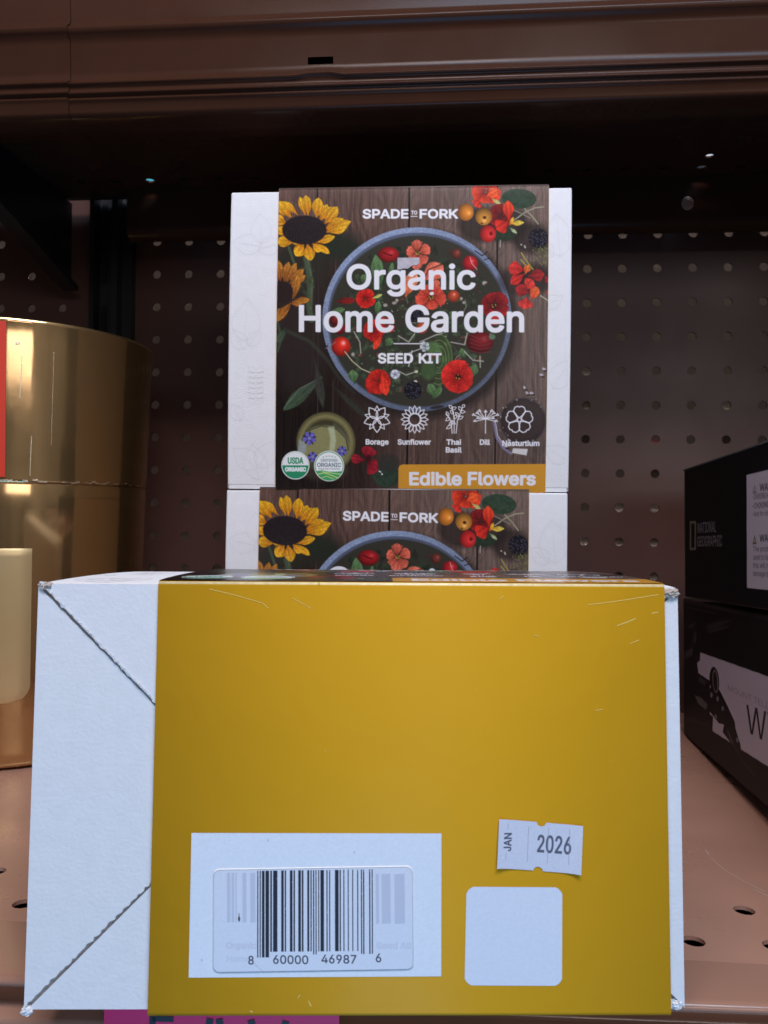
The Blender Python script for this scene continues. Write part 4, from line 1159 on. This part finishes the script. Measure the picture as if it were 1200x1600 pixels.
un = MB(); un.box(x0d, x1d, .25, .59, -.05, -.048)
un.build('under_panel', M['black'], lo)

# pink ticket in the price rail
tk = empty('price_ticket', (-.062, frontY(-.062) - .0028, -.006), (0, 0, math.atan(SK)))
tag(tk, 'bright magenta price ticket with black lettering tucked beneath the mustard box', 'ticket')
mb = MB(); mb.box(-.0335, .0335, -.0006, 0, -.036, .0098)
mb.build('card', M['magenta'], tk)
mb = MB(); axk = lambda a, b_: (a, -.0008, b_)
for P_, w in (([(-.0195, .0072), (-.0135, .0072)], .0016), ([(-.0195, .0078), (-.0195, -.02)], .0018), ([(-.0030, .0078), (-.0085, -.02)], .002), ([(-.0005, .0078), (.0050, -.02)], .002), ([(.0085, .0078), (.0130, -.008), (.0130, -.02)], .002), ([(.0185, .0078), (.0148, -.007)], .002)):
    mb.ribbon(P_, w, axk)
mb.build('lettering', M['ink'], tk)

# ------------------------------------------------------------------ gold tub on the left
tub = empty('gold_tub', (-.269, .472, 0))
tag(tub, 'tall shiny gold foil tub with scuffed middle seam, standing beside the white boxes', 'tub')
NS = 120
def lathe(prof, name, m, parent=tub, a0=0, a1=2 * math.pi, smooth=True):
    full = abs(a1 - a0 - 2 * math.pi) < 1e-6
    n = NS if full else max(4, int(NS * (a1 - a0) / 6.283)); mb = MB(); k = len(prof)
    V = [(r_ * math.cos(a0 + (a1 - a0) * i / n), r_ * math.sin(a0 + (a1 - a0) * i / n), zz) for i in range(n + (0 if full else 1)) for r_, zz in prof]
    F = []
    for i in range(n):
        i2 = (i + 1) % n if full else i + 1
        for j in range(k - 1): F.append((i * k + j, i2 * k + j, i2 * k + j + 1, i * k + j + 1))
    mb.add(V, F, 0, smooth)
    return mb.build(name, m, parent)
rad = lambda zz: .0700 + .0073 * zz / .2485
lathe([(.0, .0012), (rad(0) - .003, .0012), (rad(0) - .0008, .0018), (rad(0), .004)] + [(rad(q_), q_) for q_ in np.linspace(.01, .158, 12)] + [(rad(.159) - .0002, .1588)], 'body', M['foil'])
lathe([(rad(.159) - .0001, .1590), (rad(.161) + .0002, .1595)] + [(rad(q_) + .0002, q_) for q_ in np.linspace(.161, .2465, 10)] + [(rad(.2485) + .0004, .2482), (rad(.2485) - .0006, .2487), (rad(.2485) - .0016, .2480), (rad(.23) - .0018, .23), (rad(.17) - .0018, .17), (0, .168)], 'collar', M['foil'])
mb = MB(); rr = random.Random(3)
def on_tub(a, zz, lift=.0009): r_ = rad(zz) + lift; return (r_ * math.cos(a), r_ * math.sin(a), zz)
for i in range(60):                                       # broken scuff along the seam
    a = R(-110 + i * 1.9); w = rr.uniform(.0003, .0013); z0_ = .1598 + rr.uniform(-.0004, .0006)
    if rr.random() < .25: continue
    b_ = a + R(1.9)
    mb.add([on_tub(a, z0_), on_tub(b_, z0_ + rr.uniform(-.0004, .0004)), on_tub(b_, z0_ + w), on_tub(a, z0_ + w * rr.uniform(.4, 1))], [(0, 1, 2, 3)])
for a, z0_, z1_, w in ((-62, .205, .228, .3), (-58, .163, .185, .25), (-50, .18, .232, .2), (-64, .234, .2355, 1.5)):
    a = R(a); b_ = a + R(w)
    mb.add([on_tub(a, z0_), on_tub(b_, z0_), on_tub(b_ + R(.4), z1_), on_tub(a + R(.4), z1_)], [(0, 1, 2, 3)])
mb.build('scuff', M['foilworn'], tub, recalc=False)
lathe([(rad(.1615) + .0010, .1620), (rad(.24) + .0010, .2462)], 'red_label', M['red'], a0=R(-120), a1=R(-67.2))  # red reflection put on the tub as a coloured strip

# pale reflection on the tub, built as a raised satin patch with rounded corner
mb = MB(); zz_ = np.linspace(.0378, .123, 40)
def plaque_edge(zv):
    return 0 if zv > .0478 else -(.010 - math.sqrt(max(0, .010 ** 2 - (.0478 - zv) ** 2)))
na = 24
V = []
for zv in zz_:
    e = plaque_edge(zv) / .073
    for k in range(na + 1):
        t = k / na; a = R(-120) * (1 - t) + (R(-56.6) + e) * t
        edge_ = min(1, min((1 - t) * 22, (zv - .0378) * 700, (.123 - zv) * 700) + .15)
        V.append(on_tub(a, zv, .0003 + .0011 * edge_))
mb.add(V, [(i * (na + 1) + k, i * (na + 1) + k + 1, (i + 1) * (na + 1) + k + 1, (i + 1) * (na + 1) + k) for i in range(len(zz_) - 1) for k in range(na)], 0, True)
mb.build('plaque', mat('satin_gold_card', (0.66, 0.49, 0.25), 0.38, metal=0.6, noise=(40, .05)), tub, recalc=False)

# ------------------------------------------------------------------ black cartons on the right
def side_print(name, parent, quad_px, quad_local, cv, lift, m):
    pass

def carton_thing(name, label, loc, rot, L, Wd, Hh):
    o = empty(name, loc, rot); tag(o, label, 'carton', 'black telescope cartons')
    b = MB(); b.box(0, Wd, -L, 0, 0, Hh)
    bodyo = b.build('body', M['carton'], o, bevel=.0012)
    return o, bodyo

def proj_inv(o):
    """photo pixel -> (distance towards the viewer along the side, height) on the carton's left side"""
    mw = Matrix.LocRotScale(o.location, o.rotation_euler, None); inv = mw.inverted()
    def f(p):
        out = []
        for x, y in np.atleast_2d(p):
            d = _f + _R * ((x - 600) / 1209) - _U * ((y - 800) / 1209)
            a = inv @ Vector((0, 0, CAM_Z)); dd = inv.to_3x3() @ d
            q = a + dd * (-a.x / dd.x); out.append((-q.y, q.z))
        return np.array(out)
    return f

lower, _ = carton_thing('telescope_carton', 'black carton with white side panel and telescope picture, underneath the other black carton', (.1585, .530, .0008), (R(-3.3), 0, R(-2.6)), .335, .19, .0895)
upper, _ = carton_thing('telescope_carton', 'black carton with white warning label and small yellow framed emblem, lying on another black carton', (.1492, .500, .0945), (R(-3.2), 0, R(.92)), .300, .18, .0800)

def side_canvas(o, L0, L1, Hh, ppm, bg):
    inv = proj_inv(o)
    def mp(p):
        q = inv(p); return np.stack([(q[:, 0] - L0) * ppm, (Hh - q[:, 1]) * ppm], 1)
    return Canvas((L1 - L0) * ppm, Hh * ppm, 1.0, bg, mp)

# lower carton side picture
LH = .0895
cv = side_canvas(lower, .004, .20, LH - .003, 2600, rgb(17, 16, 18))
PW = rgb(190, 178, 190)
cv.poly([(1040, 1000), (1093, 1019), (1200, 1057), (1240, 1071), (1240, 1224), (1200, 1197), (1114, 1142), (1040, 1098)], PW, soft=.6)
q5 = lambda x, y: (1050 + x / 5, 920 + y / 5)
BK = rgb(22, 21, 23)
for pl in ([(60, 100), (200, 260), (180, 440), (225, 490), (222, 560), (200, 580), (210, 660), (300, 720), (300, 980), (325, 1000), (320, 1110), (60, 1060)],
           [(290, 780), (350, 760), (380, 800), (440, 920), (495, 1040), (500, 1090), (540, 1220), (545, 1280), (520, 1290), (460, 1200), (400, 1120), (410, 1060), (370, 1050), (300, 960)]):
    cv.poly([q5(*p) for p in pl], BK, soft=.7)
cv.ell(*q5(335, 720), 7.5, 22, BK, ang=-4, soft=.6); cv.ell(*q5(343, 722), 4.5, 18, rgb(120, 108, 104), ang=-4, soft=.6); cv.ell(*q5(342, 724), 3, 15.5, rgb(26, 24, 26), ang=-4, soft=.6)
for pl, g in (([(125, 290), (190, 260), (170, 300), (130, 310)], 60), ([(175, 350), (195, 330), (190, 430), (170, 420)], 56), ([(110, 490), (170, 460), (160, 520), (100, 550)], 62), ([(180, 830), (230, 850), (280, 900), (270, 945), (210, 900)], 86), ([(270, 290), (340, 260), (480, 240), (400, 290), (290, 345)], 44), ([(280, 340), (440, 290), (450, 300), (300, 348)], 52), ([(110, 135), (320, 180), (400, 200), (300, 195), (120, 155)], 48), ([(220, 680), (270, 730), (260, 760), (210, 720)], 56), ([(430, 1090), (450, 1130), (490, 1230), (470, 1200)], 92), ([(100, 1000), (300, 1060), (300, 1075), (100, 1015)], 40)):
    cv.poly([q5(*p) for p in pl], rgb(g + 6, g, g + 2), soft=1.0)
for x, y in ((400, 935), (312, 830), (515, 1180), (345, 1000), (360, 860)): cv.ell(*q5(x, y), 2, 4, rgb(120, 112, 116), soft=.8)
cv.line([q5(440, 1110), q5(490, 1230), q5(560, 1350), q5(650, 1460)], .9, rgb(88, 80, 82), soft=.8)
for i, (x, y) in enumerate([(1138, 1072), (1200, 1104)]): pass
_cs, (b0, b1) = glyphs('MOUNT TELESCOPE')
def skew_text(s, x0, y0, x1, y1, up_px, col, bold=0):
    cs, (b0, b1) = glyphs(s); out = []
    for g_ in cs:
        t = (g_[:, 0] - b0) / (b1 - b0); k = g_[:, 1] / CAPH
        out.append(np.stack([x0 + t * (x1 - x0) + 0 * k, y0 + t * (y1 - y0) - k * (up_px[0] + t * (up_px[1] - up_px[0]))], 1))
    cv.fill(out, col, off=bold, soft=.8)
skew_text('MOUNT TELESCOPE', 1138, 1078, 1236, 1126, (8, 12), rgb(146, 134, 146))
skew_text('WV', 1167, 1143, 1221, 1172, (42, 52), rgb(24, 22, 26), bold=.0)
cv.mesh('printed_side', 1, 1, lambda u, v: (np.full_like(u, -.00025), -(.004 + u * .196), (LH - .003) * (1 - v)), M['printcarton'], lower)

# upper carton side: emblem and warning label
cv = side_canvas(upper, .004, .20, .078, 2600, rgb(15, 14, 16))
q6 = lambda x, y: (1050 + x / 5.926, 690 + y / 5.926)
YG = rgb(112, 104, 84)
cv.fill([np.array([q6(*p) for p in ((170, 752), (226, 752), (226, 1020), (170, 1020))]), np.array([q6(*p) for p in ((182, 775), (182, 1000), (214, 1000), (214, 775))])], YG, soft=.6)
skew_text('NATIONAL', *q6(242, 862), *q6(412, 852), (15, 16.5), rgb(122, 116, 118), bold=.15)
skew_text('GEOGRAPHIC', *q6(238, 985), *q6(468, 985), (15, 17), rgb(122, 116, 118), bold=.15)
WL = rgb(196, 184, 194)
cv.poly([q6(696, 332), q6(889, 285), q6(1130, 225), q6(1130, 1432), q6(889, 1392), q6(700, 1370)], WL, soft=.5)
for y in (455, 925):
    g = 130 if y < 500 else 96
    cv.poly([q6(752, y + 38), q6(770, y - 42), q6(790, y + 36)], rgb(g + 20, g, g + 10) if y < 500 else rgb(120, 104, 60), soft=.6)
    cv.poly([q6(764, y + 24), q6(771, y - 8), q6(780, y + 22)], WL, soft=.6); cv.line([q6(752, y + 42), q6(788, y + 40)], .8, rgb(100, 92, 98))
    skew_text('WARNING:', *q6(818, y + 22), *q6(1060, y + 8), (10.5, 12.5), rgb(60, 54, 60), bold=.3)
def tl(s, x0, y0, x1, dy, h, col=rgb(96, 88, 96)): skew_text(s, *q6(x0, y0), *q6(x1, y0 + dy), (h, h * 1.2), col, bold=.1)
tl('-CHOKING HAZARD - Small parts', 752, 556, 1120, -34, 8, rgb(78, 70, 78)); tl('-CHOKING HAZARD - Small', 752, 640, 1120, -34, 8, rgb(78, 70, 78)); tl('-Not for children under 3 yrs', 752, 714, 1120, -28, 7)
for i, s in enumerate(('The product must not be', 'used to look at the sun as', 'this will result in serious', 'damage to the eyes. Adult')): tl(s, 756, 1036 + i * 75, 1120, 2 + i * 7, 8)
cv.mesh('printed_side', 1, 1, lambda u, v: (np.full_like(u, -.00025), -(.004 + u * .196), .078 * (1 - v) + .001), M['printcarton'], upper)
eb = MB(); eb.box(-.0004, .0004, -.30, 0, .0795, .0803)
eb.build('worn_edge', M['cartonedge'], upper)
